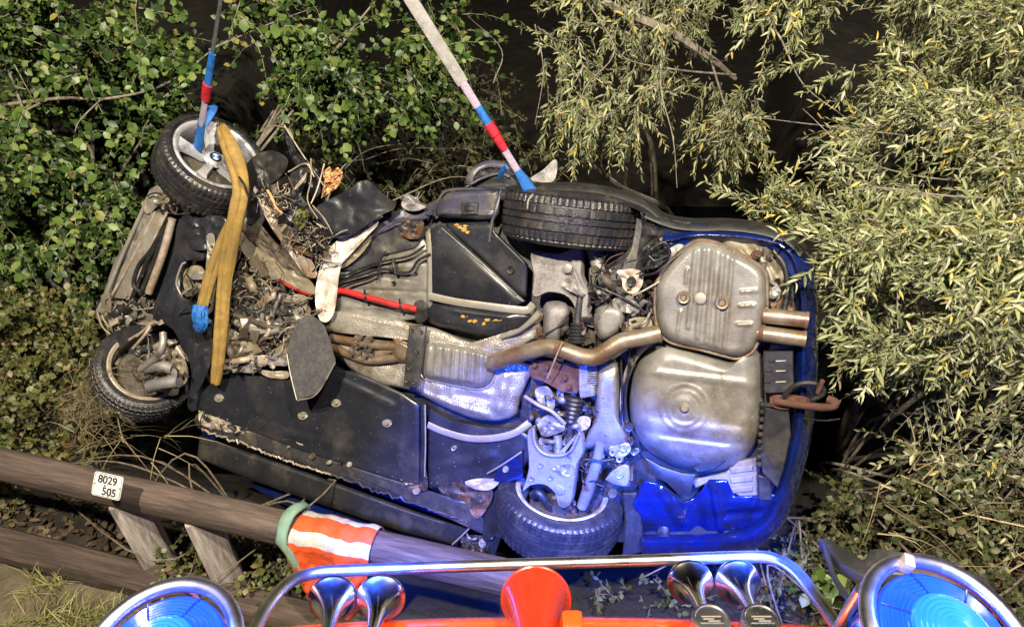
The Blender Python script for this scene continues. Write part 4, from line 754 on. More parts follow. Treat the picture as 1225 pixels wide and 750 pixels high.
def clutter(poly, n, hr, pick, seed, smin=4, smax=12, bolts=True):
    R = random.Random(seed)
    xs = [p[0] for p in poly]; ys = [p[1] for p in poly]; k = 0
    while k < n:
        x, y = R.uniform(min(xs), max(xs)), R.uniform(min(ys), max(ys))
        if not in_poly((x, y), poly): continue
        k += 1; m = R.choice(pick); h = R.uniform(*hr); s = R.uniform(smin, smax); g = R.uniform(0, 6.3); c, d = math.cos(g), math.sin(g); kind = R.random()
        if kind < .26 or (not bolts and kind > .88):
            s *= 1.35; tx, ty = R.gauss(0, .004), R.gauss(0, .004)
            pl = [(x+s*(c*a-d*b), y+s*(d*a+c*b)) for a, b in ((-1, -.3-R.uniform(0, .4)), (R.uniform(-.3, .3), -.45), (1, -.25+R.uniform(-.3, .2)), (.9, .25), (R.uniform(-.2, .4), .35+R.uniform(0, .3)), (-.8, .4))]
            P('bracket', m, pl, lambda X, Y: h+(X-x)*tx+(Y-y)*ty, .006, bev=.7, hb=.002)
        elif kind < .50:
            pl = [(x+s*(c*a-d*b), y+s*(d*a+c*b)) for a, b in ((-1, -.5+R.uniform(-.2, .2)), (-.1, -.6), (1, -.35+R.uniform(-.3, .2)), (.8, .4), (0, .6), (-.9, .45))]
            S('bracket', m, pl, h, .014, R.random()*50, n=22, rings=4, scale=5, t=.02)
        elif kind < .56: part('stub_pipe', m, lambda mb: tube(mb, [(x-c*s, y-d*s, h), (x, y, h+.02), (x+c*s, y+d*s, h-.01)], R.uniform(.010, .024), seg=12))
        elif kind < .88: T('hose', WIRE if R.random() < .6 else m, [(x-c*s*1.6, y-d*s*1.6, h-.02), (x-d*s*.5, y+c*s*.5, h+.03), (x+c*s*1.5, y+d*s*1.5, h), (x+c*s*2.2+d*4, y+d*s*2.2-c*4, h-.02)], R.uniform(.0025, .006), seg=7)
        else: part('bolt', m, lambda mb: (washer(mb, x, y, h+.01, R.uniform(.014, .026)), disc_bolt(mb, x, y, h+.012, .011)))
clutter([(700, 300), (735, 310), (775, 335), (790, 380), (760, 400), (700, 395), (705, 350)], 26, (-.03, .04), [MUDDY, DARKSTEEL, CASTING, RUST, ALU], 3)
clutter([(640, 372), (705, 392), (708, 425), (690, 432), (640, 425)], 10, (.0, .04), [MUDDY, RUST, CASTING], 4, 3, 8)
clutter([(632, 465), (690, 470), (710, 500), (700, 540), (650, 535), (630, 510)], 20, (-.03, .03), [MUDDY, DARKSTEEL, CASTING, ALU], 5, 3, 9)
clutter([(690, 540), (750, 500), (762, 560), (752, 590), (700, 590)], 14, (-.03, .02), [MUDDY, DARKSTEEL, CASTING, RUST], 6, 3, 8)
clutter([(640, 590), (700, 590), (712, 612), (668, 622), (630, 612)], 10, (-.13, -.08), [MUDDY, RUST, BEIGE], 7, 4, 9)
T('brake_hose', WIRE, [(637, 592, -.02), (645, 590, .0), (656, 604, -.02), (668, 616, -.08)], .022)
clutter([(900, 300), (935, 320), (945, 380), (925, 375)], 10, (-.02, .02), [MUDDY, RUST, ALU, BLACK], 8, 3, 7)
# ---- lower side: undercovers, sills, skirt
under = [(233, 490), (238, 470), (272, 444), (300, 448), (345, 452), (400, 440), (430, 446), (483, 470), (503, 484), (503, 582), (470, 574), (360, 540)]
cov = D('underbody_cover', COVER, under, -.012, .02, edge=.06, sm=0, c=(390, 500), n=150, rings=26, rel=lambda x, y, s: (lines(x, y, [(405, 455, 470, 486, 7, .010), (480, 476, 478, 560, 3, .009), (300, 505, 420, 540, 8, .006), (250, 480, 330, 470, 9, .006)])+.004*noise.noise(Vector((x/20, y/20, 1))))*min(1, s*8))
for x, y in ((262, 476), (402, 482), (362, 497), (463, 506)): part('cover_fastener', STEEL, lambda mb: (shard(mb, circle(x, y, 6, .8, 9), .016, .008, x, n=16, rings=3, scale=3), disc_bolt(mb, x, y, .02, .010)), cov)
D('cover_rib', COVER, [(503, 484), (508, 482), (509, 540), (508, 585), (502, 585), (503, 530)], .0, .022, edge=.6, sm=2, n=50, rings=8)
T('cover_rib_edge', STEEL, [(508.5, 484, .018), (509, 530, .02), (508, 570, .016)], .004)
S('rust_patch', RUSTED, [(504, 560), (509, 560), (512, 584), (503, 585)], .018, .004, 34, n=20, rings=3)
cov2 = D('underbody_cover', COVER, [(512, 488), (540, 502), (580, 510), (622, 512), (638, 524), (636, 548), (622, 566), (585, 575), (550, 580), (530, 584), (512, 584)], -.012, .02, edge=.08, sm=0, c=(555, 540), n=100, rings=18, rel=lambda x, y, s: lines(x, y, [(515, 560, 590, 545, 9, .008)])*min(1, s*6))
T('tank_strap', STEEL, [(512, 508, .018), (530, 516, .024), (560, 524, .026), (590, 524, .026), (615, 518, .02), (634, 505, .0)], .018, flat=.22, upv=NRM, seg=12)
part('cover_fastener', STEEL, lambda mb: washer(mb, 543, 536, .02, .013), cov2)
P('side_bracket', PAINT, [(598, 553), (625, 538), (625, 572), (600, 578), (590, 575)], .04, .02, bev=2)
part('bracket_bolt', STEEL, lambda mb: (washer(mb, 605, 561, .042, .016), disc_bolt(mb, 605, 561, .044, .009)))
T('arch_lip', STEEL, [(583, 566, .03), (600, 556, .045), (624, 540, .04)], .006, flat=.5)
S('rusty_arch', RUSTED, [(524, 583), (545, 576), (562, 578), (580, 574), (590, 590), (580, 612), (568, 620), (556, 600), (540, 596)], .012, .012, 35, scale=10)
S('torn_arch_sheet', PALE, [(556, 576), (575, 572), (598, 574), (586, 586), (565, 584)], .03, .012, 36, n=26, rings=4)
sill = D('lower_sill', DARKSTEEL, [(236, 494), (262, 500), (330, 524), (420, 555), (505, 583), (545, 597), (572, 606), (580, 640), (556, 625), (500, 605), (400, 570), (300, 535), (238, 514)], -.03, .03, edge=.5, sm=2, c=(400, 558), n=150, rings=12)
def ragged(pts, h, seed, n=60):
    R = random.Random(seed); Q = [p for p in spline(pts, 24)]
    return [(q[0]+R.gauss(0, .8), q[1]+R.gauss(0, 1.1), h+R.gauss(0, .004)) for q in Q]
T('sill_seam', PALE, ragged([(238, 491), (262, 498), (330, 521), (420, 552), (505, 582)], -.002, 1), .0055, n=1, seg=6)
T('sill_seam', PALE, ragged([(240, 513), (300, 534), (350, 553), (395, 567)], .002, 2), .006, n=1, seg=6)
T('sill_seam', UNDERPAINT, ragged([(395, 567), (470, 594), (560, 624)], .0, 3), .006, n=1, seg=6)
S('sill_rag', PALE, [(240, 490), (262, 500), (290, 512), (288, 520), (262, 514), (240, 508)], .0, .014, 37, scale=6)
clutter([(240, 494), (300, 512), (300, 524), (240, 508)], 12, (-.01, .01), [PALE, MUDDY, DARKSTEEL], 11, 3, 6)
clutter([(340, 528), (500, 582), (500, 590), (340, 536)], 9, (-.0, .006), [PALE, MUDDY, BEIGE], 12, 2, 4)
D('side_skirt', PLASTIC, [(239, 521), (300, 541), (400, 576), (500, 612), (560, 632), (545, 652), (480, 636), (380, 602), (300, 574), (236, 548)], -.06, .04, edge=.45, sm=1, c=(400, 592), n=150, rings=14)
D('door_bottom', PAINT, [(285, 572), (380, 604), (480, 638), (545, 654), (572, 650), (575, 662), (540, 662), (440, 640), (330, 600)], -.13, .03, edge=.5, sm=1, c=(440, 632), n=100, rings=8)
T('skirt_edge', STEEL, [(541, 651, -.02), (552, 641, -.02), (561, 632, -.02)], .004)
S('torn_skirt_end', MUDDY, [(552, 642), (575, 640), (596, 648), (590, 658), (570, 664), (556, 658)], -.06, .03, 38, scale=5)
clutter([(555, 640), (590, 642), (592, 660), (565, 664)], 9, (-.06, -.02), [STEEL, PALE, DARKSTEEL], 13, 3, 6)
P('wheel_arch_liner', BLACK, [(578, 612), (586, 592), (605, 578), (625, 570), (632, 590), (600, 640), (590, 668), (578, 662)], -.02, .04, sm=2)
P('wheel_arch_liner', PLASTIC, [(745, 590), (762, 590), (768, 630), (770, 660), (744, 666), (748, 625)], -.04, .04, sm=0)
S('loose_flap', FABRIC, [(343, 422), (347, 404), (352, 391), (366, 376), (378, 380), (388, 389), (396, 410), (402, 433), (392, 453), (379, 471), (355, 479), (348, 452)], .10, .012, 39, hf=lambda x, y: .10*(y-380)/100, t=.016, n=60, rings=10, scale=26, sm=1)
T('flap_hem', STEEL, [(343, 423, .146), (348, 450, .172), (355, 478, .20)], .004)
T('flap_hem', STEEL, [(356, 479, .20), (379, 471, .192), (401, 434, .156)], .003)
# ---- torn pale strip and crushed front
S('torn_pillar', TORN, [(450, 262), (430, 271), (405, 286), (388, 307), (379, 335), (377, 362), (383, 384), (395, 383), (402, 365), (405, 332), (413, 307), (432, 284), (452, 270)], .03, .022, 40, n=80, rings=6, scale=12, sm=2)
S('floor_edge', BEIGE, [(405, 320), (412, 300), (430, 288), (445, 282), (436, 300), (416, 318)], .0, .014, 41, n=30, rings=5)
S('inner_wing_sheet', BEIGE, [(286, 286), (292, 278), (315, 296), (345, 318), (372, 336), (378, 352), (362, 348), (335, 334), (308, 318), (290, 302)], .02, .016, 42, scale=14)
S('strut_tower', PALE, [(303, 228), (312, 224), (330, 250), (352, 282), (372, 310), (380, 330), (366, 330), (344, 300), (322, 268)], .04, .022, 43, scale=9)
S('crushed_panel', MUDDY, [(290, 265), (305, 262), (330, 290), (362, 318), (374, 332), (350, 326), (315, 300), (292, 280)], .03, .022, 44, scale=8)
S('crushed_panel', MUDDY, [(312, 226), (330, 220), (352, 240), (376, 268), (390, 290), (384, 305), (360, 286), (335, 256)], .0, .03, 45, scale=7)
S('crushed_panel', DARKSTEEL, [(352, 260), (376, 268), (398, 288), (390, 306), (372, 318), (350, 296)], -.02, .03, 46, scale=7)
clutter([(306, 228), (345, 225), (395, 285), (385, 320), (345, 290)], 44, (.02, .08), [MUDDY, PALE, BEIGE, DARKSTEEL, RUSTED, MUDDY, CASTING, COVER], 21, 4, 11, False)
T('orange_wiring', SPLINTER, [(320, 228, .09), (326, 238, .10), (330, 248, .09), (338, 256, .09)], .007)
S('moss_clump', LEAF_LOW, [(352, 254), (366, 250), (368, 266), (362, 276), (354, 274)], .10, .03, 47, n=24, rings=5, scale=3)
S('hood', FABRIC, [(378, 250), (392, 240), (415, 228), (438, 215), (456, 230), (474, 247), (455, 258), (438, 270), (415, 284), (394, 284), (382, 276)], .07, .02, 48, scale=22, n=60, rings=10).data.materials[0] = COVER
S('wing_scrap', BLACK, [(300, 190), (325, 180), (345, 192), (335, 212), (320, 222), (300, 228), (290, 214)], .0, .02, 49, scale=14)
S('wing_scrap', PLASTIC, [(338, 150), (346, 160), (358, 185), (372, 196), (386, 214), (380, 236), (370, 232), (362, 208), (348, 188)], -.06, .03, 50, scale=8)
S('wing_scrap', PLASTIC, [(340, 225), (350, 205), (364, 190), (370, 202), (362, 228), (352, 246), (343, 240)], .05, .02, 51, scale=9)
S('wing_scrap', PALE, [(354, 222), (362, 212), (367, 206), (364, 216), (352, 228)], .10, .01, 52, n=20, rings=3)
S('wing_scrap', BLACK, [(300, 225), (318, 215), (322, 235), (310, 262), (296, 268), (290, 250)], .04, .02, 53)
for k, q in enumerate([[(312, 158, -.05), (325, 151, -.05), (345, 155, -.05), (352, 170, -.05)], [(340, 150, -.05), (356, 176, -.05), (372, 200, -.03), (390, 226, -.02)], [(372, 190, .05), (372, 215, .08), (368, 240, .1), (380, 262, .1)], [(388, 196, .02), (380, 225, .06), (372, 244, .1)], [(374, 246, .12), (388, 262, .12), (398, 280, .11)], [(345, 206, .05), (366, 196, .07), (376, 212, .07)]]): T('loose_wire', PALE if k % 2 else BEIGE, q, .004)
# engine and gearbox seen through the gap
S('engine_block', MUDDY, [(290, 310), (312, 322), (345, 346), (362, 356), (352, 380), (330, 395), (300, 390), (280, 370), (282, 335)], -.05, .035, 54, scale=9, t=.1)
S('sump', CASTING, [(300, 350), (330, 344), (352, 360), (346, 388), (318, 392), (298, 380)], -.01, .03, 55, scale=7)
S('gearbox', BEIGE, [(268, 392), (300, 372), (330, 388), (352, 372), (372, 366), (366, 390), (350, 410), (330, 424), (300, 440), (282, 440)], -.02, .035, 56, scale=9)
for q, r, m in (([(280, 384, .03), (300, 394, .06), (318, 398, .06), (336, 394, .05)], .020, ALU), ([(278, 376, .04), (300, 383, .06), (318, 390, .07), (332, 392, .05)], .015, MUDDY), ([(272, 405, .02), (292, 410, .05), (310, 412, .05)], .026, BEIGE), ([(262, 437, .03), (285, 424, .06), (310, 408, .07), (322, 396, .07), (320, 378, .05)], .012, PALE), ([(268, 422, .03), (295, 412, .06), (318, 402, .06)], .010, ALU), ([(312, 392, .04), (316, 365, .05), (322, 350, .05)], .012, CASTING), ([(326, 380, .03), (331, 363, .04), (336, 352, .03)], .011, ALU)): T('engine_pipe', m, q, r)
S('casting_arm', PALE, [(266, 440), (272, 428), (292, 416), (316, 408), (322, 414), (300, 425), (278, 438), (268, 450)], .05, .018, 57, scale=8)
S('casting_arm', BEIGE, [(318, 424), (340, 412), (356, 392), (362, 376), (372, 374), (366, 392), (350, 420), (338, 432)], .04, .018, 58, scale=9)
S('cross_bar', CASTING, [(274, 438), (300, 432), (325, 424), (344, 424), (343, 438), (320, 436), (304, 446), (284, 444)], .05, .018, 59, scale=8)
S('cross_bar', PALE, [(308, 442), (326, 444), (344, 444), (345, 452), (332, 453), (318, 450)], .03, .012, 60, n=26, rings=4)
P('mount_plate', ALU, [(338, 379), (372, 377), (384, 368), (384, 372), (366, 384), (360, 392), (340, 384)], .05, .01)
P('sensor_block', BLACK, [(338, 362), (351, 362), (351, 379), (339, 378)], .06, .05)
S('white_bracket', STEEL, [(352, 352), (368, 356), (364, 374), (356, 378), (350, 366)], .05, .014, 61, n=22, rings=4)
clutter([(285, 305), (350, 345), (372, 360), (352, 400), (320, 440), (272, 440), (280, 380), (275, 330)], 80, (.0, .07), [MUDDY, BEIGE, CASTING, ALU, DARKSTEEL, MUDDY, PALE], 22, 4, 11, False)
clutter([(265, 400), (300, 390), (345, 400), (330, 440), (275, 440)], 26, (.02, .08), [MUDDY, BEIGE, CASTING, PALE, RUST], 23, 4, 12, False)
# front subframe with its openings, radiator pack and front bracing
for nm, pl, h, sd in (('front_subframe', [(212, 262), (236, 256), (268, 262), (264, 284), (244, 300), (240, 312), (222, 312), (214, 330), (214, 352), (226, 360), (238, 362), (236, 400), (236, 440), (232, 490), (222, 486), (226, 460), (226, 438), (205, 395), (186, 386), (180, 372), (192, 340), (205, 300)], .05, 62),):
    part(nm, COVER, lambda mb: plate(mb, pl, lambda x, y: h+.018*noise.noise(Vector((x/17, y/17, 3))), .05, bev=3, hb=.014, sm=3))
S('subframe_plate', COVER, [(222, 385), (236, 378), (262, 388), (256, 420), (246, 450), (234, 470), (228, 440)], .045, .02, 63, scale=14)
S('subframe_plate', COVER, [(226, 262), (266, 260), (262, 290), (236, 300), (224, 288)], .065, .02, 64, scale=9)
for q in ([(216, 352, .08), (211, 338, .085), (217, 318, .085), (222, 314, .08)], [(218, 352, .08), (226, 346, .08), (236, 340, .08)]): T('opening_rim', STEEL, q, .006)
S('drum', BEIGE, [(222, 322), (240, 318), (246, 332), (240, 350), (226, 352), (219, 340)], .02, .018, 65, n=30, rings=5)
S('white_bracket', STEEL, [(247, 282), (256, 280), (257, 300), (252, 316), (246, 322), (248, 300)], .08, .012, 66, n=24, rings=4)
part('bracket_eye', PALE, lambda mb: (washer(mb, 254, 296, .10, .022), washer(mb, 252, 305, .10, .018)))
P('gold_leg', BEIGE, [(253, 340), (257, 320), (262, 322), (252, 372), (246, 378)], .07, .02)
RAD = lambda x, y: .02+.0010*(x-165)
P('radiator', STEEL, [(180, 254), (199, 254), (176, 300), (152, 358), (131, 356), (146, 318)], RAD, .05, bev=1.5).data.materials[0] = SHIELD
P('condenser', ALU, [(178, 246), (184, 252), (146, 318), (128, 360), (118, 366), (136, 312)], lambda x, y: RAD(x, y)-.03, .04)
for q, r, m in (([(182, 228, .0), (176, 240, .0), (148, 302, .0), (128, 350, .0), (117, 372, .0)], .012, STEEL), ([(186, 254, .035), (160, 306, .015), (132, 357, .005)], .009, PALE), ([(200, 254, .06), (178, 300, .04), (153, 358, .02)], .008, PALE), ([(202, 262, .07), (186, 308, .05), (168, 352, .03)], .014, BLACK), ([(198, 270, .07), (180, 300, .06), (166, 318, .05), (160, 340, .04), (168, 350, .04)], .012, BLACK), ([(206, 262, .06), (196, 300, .05), (178, 350, .03)], .022, PALE), ([(190, 290, .06), (176, 312, .06), (170, 330, .05)], .012, WIRE)): T('radiator_frame', m, q, r)
S('front_corner', STEEL, [(180, 228), (190, 222), (196, 232), (190, 244), (178, 256), (172, 250)], .02, .02, 67, n=30, rings=5)
S('front_corner', DARKSTEEL, [(172, 246), (186, 226), (196, 238), (196, 250), (184, 254)], .0, .02, 68, n=26, rings=5)
for q in ([(188, 246, .05), (196, 236, .07), (204, 230, .08)], [(195, 250, .07), (200, 238, .08), (205, 248, .08)], [(185, 244, .06), (198, 242, .08), (212, 244, .07)]): T('twisted_root', BEIGE, q, .010)
clutter([(186, 232), (216, 240), (214, 256), (186, 256)], 12, (.03, .08), [BEIGE, MUDDY, PALE, BLACK], 24, 3, 6)
clutter([(130, 358), (172, 352), (188, 372), (180, 392), (160, 396), (132, 385), (118, 370)], 34, (-.02, .05), [CASTING, STEEL, MUDDY, BLACK, PALE], 25, 4, 11, False)
for q in ([(116, 372, .0), (122, 390, .0), (134, 402, -.02)], [(128, 360, .02), (122, 376, .02), (130, 392, .02)], [(140, 362, .04), (134, 380, .03), (148, 400, .0)]): T('loose_wire', BEIGE, q, .006)
# inside the lower front wheel: lower arm, hub and brake parts
T('anti_roll_bar', ALU, [(168, 442, .12), (176, 436, .14), (190, 424, .15), (195, 410, .14), (195, 398, .12)], .020, seg=14)
T('brake_caliper', CASTING, [(176, 440, .10), (192, 438, .12), (206, 441, .10)], .034, seg=14)
T('brake_caliper', CASTING, [(180, 462, .11), (196, 458, .13), (214, 456, .11)], .036, seg=14)
S('hub_carrier', BEIGE, [(162, 420), (180, 412), (206, 418), (222, 432), (224, 455), (206, 468), (182, 466), (166, 448)], .06, .03, 69, scale=7)
clutter([(160, 418), (185, 410), (215, 422), (226, 450), (208, 470), (176, 465)], 26, (.07, .12), [CASTING, BEIGE, ALU, MUDDY, DARKSTEEL], 26, 3, 8)
for q in ([(164, 402, .08), (176, 392, .1), (182, 386, .1)], [(158, 418, .1), (172, 402, .12), (180, 390, .1)], [(152, 408, .04), (166, 400, .06), (176, 398, .06)]): T('strut', PALE, q, .009)
S('arch_liner', PLASTIC, [(110, 440), (120, 412), (140, 396), (166, 388), (176, 392), (160, 404), (140, 415), (128, 440), (134, 470), (124, 470)], .05, .02, 70)
# roof edge, mirror arch and light scrap behind the upper rear wheel
T('arch_trim', UNDERPAINT, [(560, 222, -.10), (566, 206, -.14), (582, 197, -.16), (602, 198, -.16), (618, 206, -.16), (632, 218, -.14)], .020, flat=.5)
T('arch_trim', UNDERPAINT, [(558, 224, -.10), (576, 214, -.12), (596, 208, -.13), (610, 212, -.13)], .008)
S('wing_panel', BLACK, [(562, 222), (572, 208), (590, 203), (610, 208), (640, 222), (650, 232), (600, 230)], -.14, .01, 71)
S('bent_panel', CASTING, [(634, 214), (650, 203), (665, 190), (666, 208), (660, 218), (645, 218)], -.35, .01, 72, n=26, rings=4)
T('tyre_top_strip', STEEL, [(640, 225, -.12), (660, 229, -.12), (680, 232, -.12)], .010)  # pale steel strip along the upper edge of the rear tyre
band('shaded_upper_wing', BLACK, [(-8, .0), (-2, .01), (3, .0), (7, -.04), (8, -.15), (6, -.3)], [(596, 232), (660, 226), (720, 230), (770, 246), (800, 268), (840, 276)])  # shade on the wing put into its black colour

def tangle(poly, n, hr, mats, seed, L=22, r=(.0015, .0035)):
    R = random.Random(seed); xs = [p[0] for p in poly]; ys = [p[1] for p in poly]
    for m in mats:
        mb = MB(); k = 0
        while k < n:
            x, y = R.uniform(min(xs), max(xs)), R.uniform(min(ys), max(ys))
            if not in_poly((x, y), poly): continue
            k += 1; g = R.uniform(0, 6.3); l = L*R.uniform(.4, 1.3); q = []
            for i in range(4): q.append((x, y, R.uniform(*hr))); g += R.gauss(0, .7); x += l/3*math.cos(g); y += l/3*math.sin(g)
            tube(mb, q, R.uniform(*r), seg=5, n=4)
        obj('torn_wiring', mb, m, CAR, kind='stuff')
tangle([(306, 228), (345, 225), (395, 285), (385, 320), (345, 290)], 42, (.04, .11), [WIRE, BEIGE, PALE], 31)
tangle([(285, 305), (350, 345), (372, 360), (352, 400), (320, 440), (272, 440), (280, 380), (275, 330)], 40, (.03, .08), [WIRE, BEIGE, MUDDY], 32)
tangle([(130, 358), (172, 352), (188, 372), (180, 392), (160, 396), (132, 385)], 14, (.0, .06), [WIRE, BEIGE], 33, 16)
tangle([(700, 300), (735, 310), (775, 335), (790, 380), (760, 400), (700, 395)], 14, (.02, .06), [WIRE, MUDDY], 34, 18)
tangle([(632, 465), (690, 470), (750, 500), (760, 570), (700, 580), (630, 510)], 14, (.01, .05), [WIRE, MUDDY], 35, 18)
clutter([(645, 522), (690, 522), (688, 545), (648, 545)], 12, (-.02, .03), [MUDDY, CASTING, ALU, DARKSTEEL], 36, 3, 8)
T('shock_absorber', ALU, [(667, 520, .02), (668, 546, .03)], .022, seg=14)
S('mud_patch', MUDTYRE, [(193, 175), (205, 160), (222, 145), (228, 150), (212, 172), (203, 196), (196, 200)], .03, .008, 81, t=.01)

clutter([(700, 300), (735, 310), (775, 335), (790, 380), (760, 400), (700, 395), (705, 350)], 16, (.0, .05), [MUDDY, DARKSTEEL, BLACK, CASTING], 41, 3, 8)
clutter([(632, 465), (690, 475), (710, 500), (700, 520), (650, 515), (630, 500)], 16, (.0, .04), [MUDDY, DARKSTEEL, BLACK, RUSTED, ALU], 42, 3, 7)
clutter([(700, 545), (755, 505), (764, 560), (752, 592), (705, 590)], 16, (-.02, .03), [MUDDY, DARKSTEEL, BLACK, CASTING], 43, 3, 7)
clutter([(232, 300), (262, 300), (262, 380), (240, 400), (225, 370)], 10, (.06, .09), [DARKSTEEL, COVER, CASTING, MUDDY], 44, 4, 9, False)
clutter([(610, 600), (640, 590), (705, 592), (722, 606), (690, 624), (640, 622)], 14, (-.10, -.04), [BEIGE, MUDDY, DARKSTEEL, RUSTED], 45, 3, 8)
# ---------------------------------------------------------------- lifting straps
def proj(p):
    q = Vector(p)-CAM; d = q.dot(FW); return CX+FPX*q.dot(RT)/d, CY-FPX*q.dot(UP)/d
HOOK = at(309, -292, 2.57)
def strap(name, label, end, sections):
    """sections: (part name, material, picture row from, to, half width from, to); rows are solved on the 3D line"""
    e = empty(name, end, label, 'lifting strap', 'straps lifting the car')
    def pt(y):
        lo, hi = 0.0, 1.12
        for _ in range(40):
            m = (lo+hi)/2
            if proj(HOOK.lerp(end, m))[1] < y: lo = m
            else: hi = m
        return HOOK.lerp(end, lo)
    for nm, m, y0, y1, r0, r1, fl in sections:
        mb = MB(); a = HOOK if y0 is None else pt(y0); b = pt(y1); n = 6
        tube3(mb, [a.lerp(b, i/n) for i in range(n+1)], [r0+(r1-r0)*i/n for i in range(n+1)], seg=14, n=2, flat=fl, upv=FW)
        obj(nm, mb, m, e)
    return e
s1 = strap('lifting_strap', 'thin dark strap with blue and red sleeves tied to the upper front wheel', W(237, 176, .06), [
    ('webbing', WEBDARK, None, 66, .010, .011, .5), ('sleeve', BLUEWEB, 64, 103, .019, .022, .6), ('knot', REDWEB, 101, 119, .026, .024, .8), ('webbing', LILAC, 117, 150, .018, .020, .5), ('sleeve', BLUEWEB, 145, 178, .022, .030, .4)])
mb = MB(); tube3(mb, [W(244, 150, .06), W(250, 140, .04), W(256, 129, .0), W(250, 128, -.02)], [.018, .022, .02, .012], seg=10, flat=.5, upv=FW); obj('loop', mb, BLUEWEB, s1)
s2 = strap('lifting_strap', 'wide grey strap with blue and red sleeves leading down to the upper rear tyre', W(634, 228, .14), [
    ('webbing', WEB, None, 100, .030, .026, .22), ('webbing', LILAC, 99, 130, .018, .017, .4), ('sleeve', BLUEWEB, 128, 150, .017, .019, .7), ('knot', REDWEB, 148, 162, .024, .024, .9), ('knot', REDWEB, 161, 179, .022, .018, .8), ('webbing', LILAC, 177, 206, .016, .016, .4), ('sleeve', BLUEWEB, 204, 230, .018, .030, .45)])
mb = MB(); tube3(mb, [W(606, 200, .10), W(600, 206, .05), W(597, 214, .0)], [.012, .018, .014], seg=8, flat=.4, upv=FW); obj('loop', mb, BLUEWEB, s2)
mb = MB(); tube3(mb, [W(634, 226, .14), W(638, 232, .17), W(632, 240, .215), W(631, 250, .222)], [.006, .005, .004, .003], seg=6); obj('loose_thread', mb, WEB, s2)
sl = empty('round_sling', W(266, 300, .15), 'ochre yellow cloth sling hanging from the upper front wheel', 'sling')
def cloth(pts, wd, ph, folds=2.5):
    """flat folded cloth band along (px, py, h) points, wd = half widths"""
    Q = spline([(*W(*p), w) for p, w in zip(pts, wd)], 9); nu = 18; vs = []; n = len(Q)
    for i, q in enumerate(Q):
        q[3] *= .86; a, b = Vector(Q[max(i-1, 0)][:3]), Vector(Q[min(i+1, n-1)][:3]); t = (b-a).normalized(); sdv = t.cross(FW).normalized(); nr = sdv.cross(t).normalized(); nr = -nr if nr.dot(FW) > 0 else nr
        for k in range(nu+1):
            u = k/nu*2-1; z = .010*abs(math.sin(folds*u+ph+.6*math.sin(i*.11)))+.006*noise.noise(Vector((u*2.2, i*.10, ph)))-.012*u**4+.003*noise.noise(Vector((u*5, i*.35, ph+4)))
            vs.append(Vector(q[:3])+sdv*(u*q[3]*(1+.05*noise.noise(Vector((i*.2, u, ph)))))+nr*z)
    mb = MB(); mb.add(vs, [(i*(nu+1)+k, i*(nu+1)+k+1, (i+1)*(nu+1)+k+1, (i+1)*(nu+1)+k) for i in range(n-1) for k in range(nu)]); return mb
def thick(o, t):
    m = o.modifiers.new('thickness', 'SOLIDIFY'); m.thickness = t; m.offset = -1; return o
thick(obj('sling_leg', cloth([(264, 150, .02), (269, 163, .10), (277, 182, .16), (285, 206, .17), (288, 228, .19), (284, 250, .22), (278, 280, .19), (272, 312, .15), (268, 345, .12), (265, 385, .12), (262, 420, .12), (259, 446, .10), (257, 459, .09)], [.020, .042, .048, .048, .044, .044, .046, .046, .040, .038, .036, .032, .026], 0.4), SLING, sl, smooth=70, recalc=False), .008)
thick(obj('sling_leg', cloth([(278, 262, .195), (266, 290, .16), (256, 318, .14), (247, 346, .13), (240, 376, .12)], [.026, .034, .036, .036, .032], 2.1), SLING, sl, smooth=70, recalc=False), .008)
thick(obj('blue_end', cloth([(241, 366, .15), (240, 376, .16), (241, 386, .15), (239, 393, .13)], [.030, .040, .038, .026], 1.0), BLUEWEB, sl, smooth=70, recalc=False), .02)
mb = MB(); tube3(mb, [W(286, 212, .215), W(292, 222, .225), W(298, 236, .2)], .006, seg=6); obj('strap_cord', mb, WIRE, sl)
mb = MB(); shard(mb, [(392, 232), (384, 238), (388, 216), (386, 206), (394, 199), (398, 204), (404, 200), (410, 206), (409, 216), (402, 226)], .03, .03, 80, t=.05, scale=3, n=60, rings=8, sm=0)
obj('broken_branch', mb, SPLINTER, label='splintered orange stump of broken wood jammed behind the torn bonnet', cat='broken branch')

# ---------------------------------------------------------------- things on the guard rail
RC = 0.70
def rail_at(px):
    lo, hi = -4.6, 0.6
    for _ in range(40):
        m = (lo+hi)/2
        if proj(along(m)+Vector((0, 0, RC+.05)))[0] < px: lo = m
        else: hi = m
    return lo
side = Vector((ux.y, -ux.x, 0))                     # towards the viewer
def cross(x, d, z): return along(x)+side*d+Vector((0, 0, z))
def over(s, r=.090):
    """point (d, z) after s metres of cloth: from behind the rail over its top, then hanging in front"""
    a = math.radians(215)-s/r
    if a > math.radians(2): return -r*math.cos(a) if False else r*math.cos(a), RC+r*math.sin(a)
    rest = s-r*math.radians(213); return r+.02*min(1, rest*6), RC+r*.03-rest
xa, xb = rail_at(356), rail_at(449); nu, nv, L = 54, 80, 0.68; mb = MB(); vs = []
for j in range(nv+1):
    s = L*j/nv; d, z = over(s); hang = max(0, s-.30)
    for i in range(nu+1):
        u = i/nu; x = xa+(xb-xa)*(u+.06*math.sin(s*9+1)*(1-u)-(.12*hang/.3)*(u-.25)); f = (.014+.12*hang)*math.sin(u*11+.8*math.sin(s*8))+.030*abs(noise.noise(Vector((u*5+s*4, s*9-u*3, 3))))+.012*noise.noise(Vector((u*13, s*22, 8)))
        vs.append(cross(x, d+max(-.002, f*min(1, .35+hang*4)), z-.03*hang*math.sin(u*5)+.004*math.sin(u*23)))
band_of = lambda s: 1 if (.115 < s < .165 or .235 < s < .30) else 0
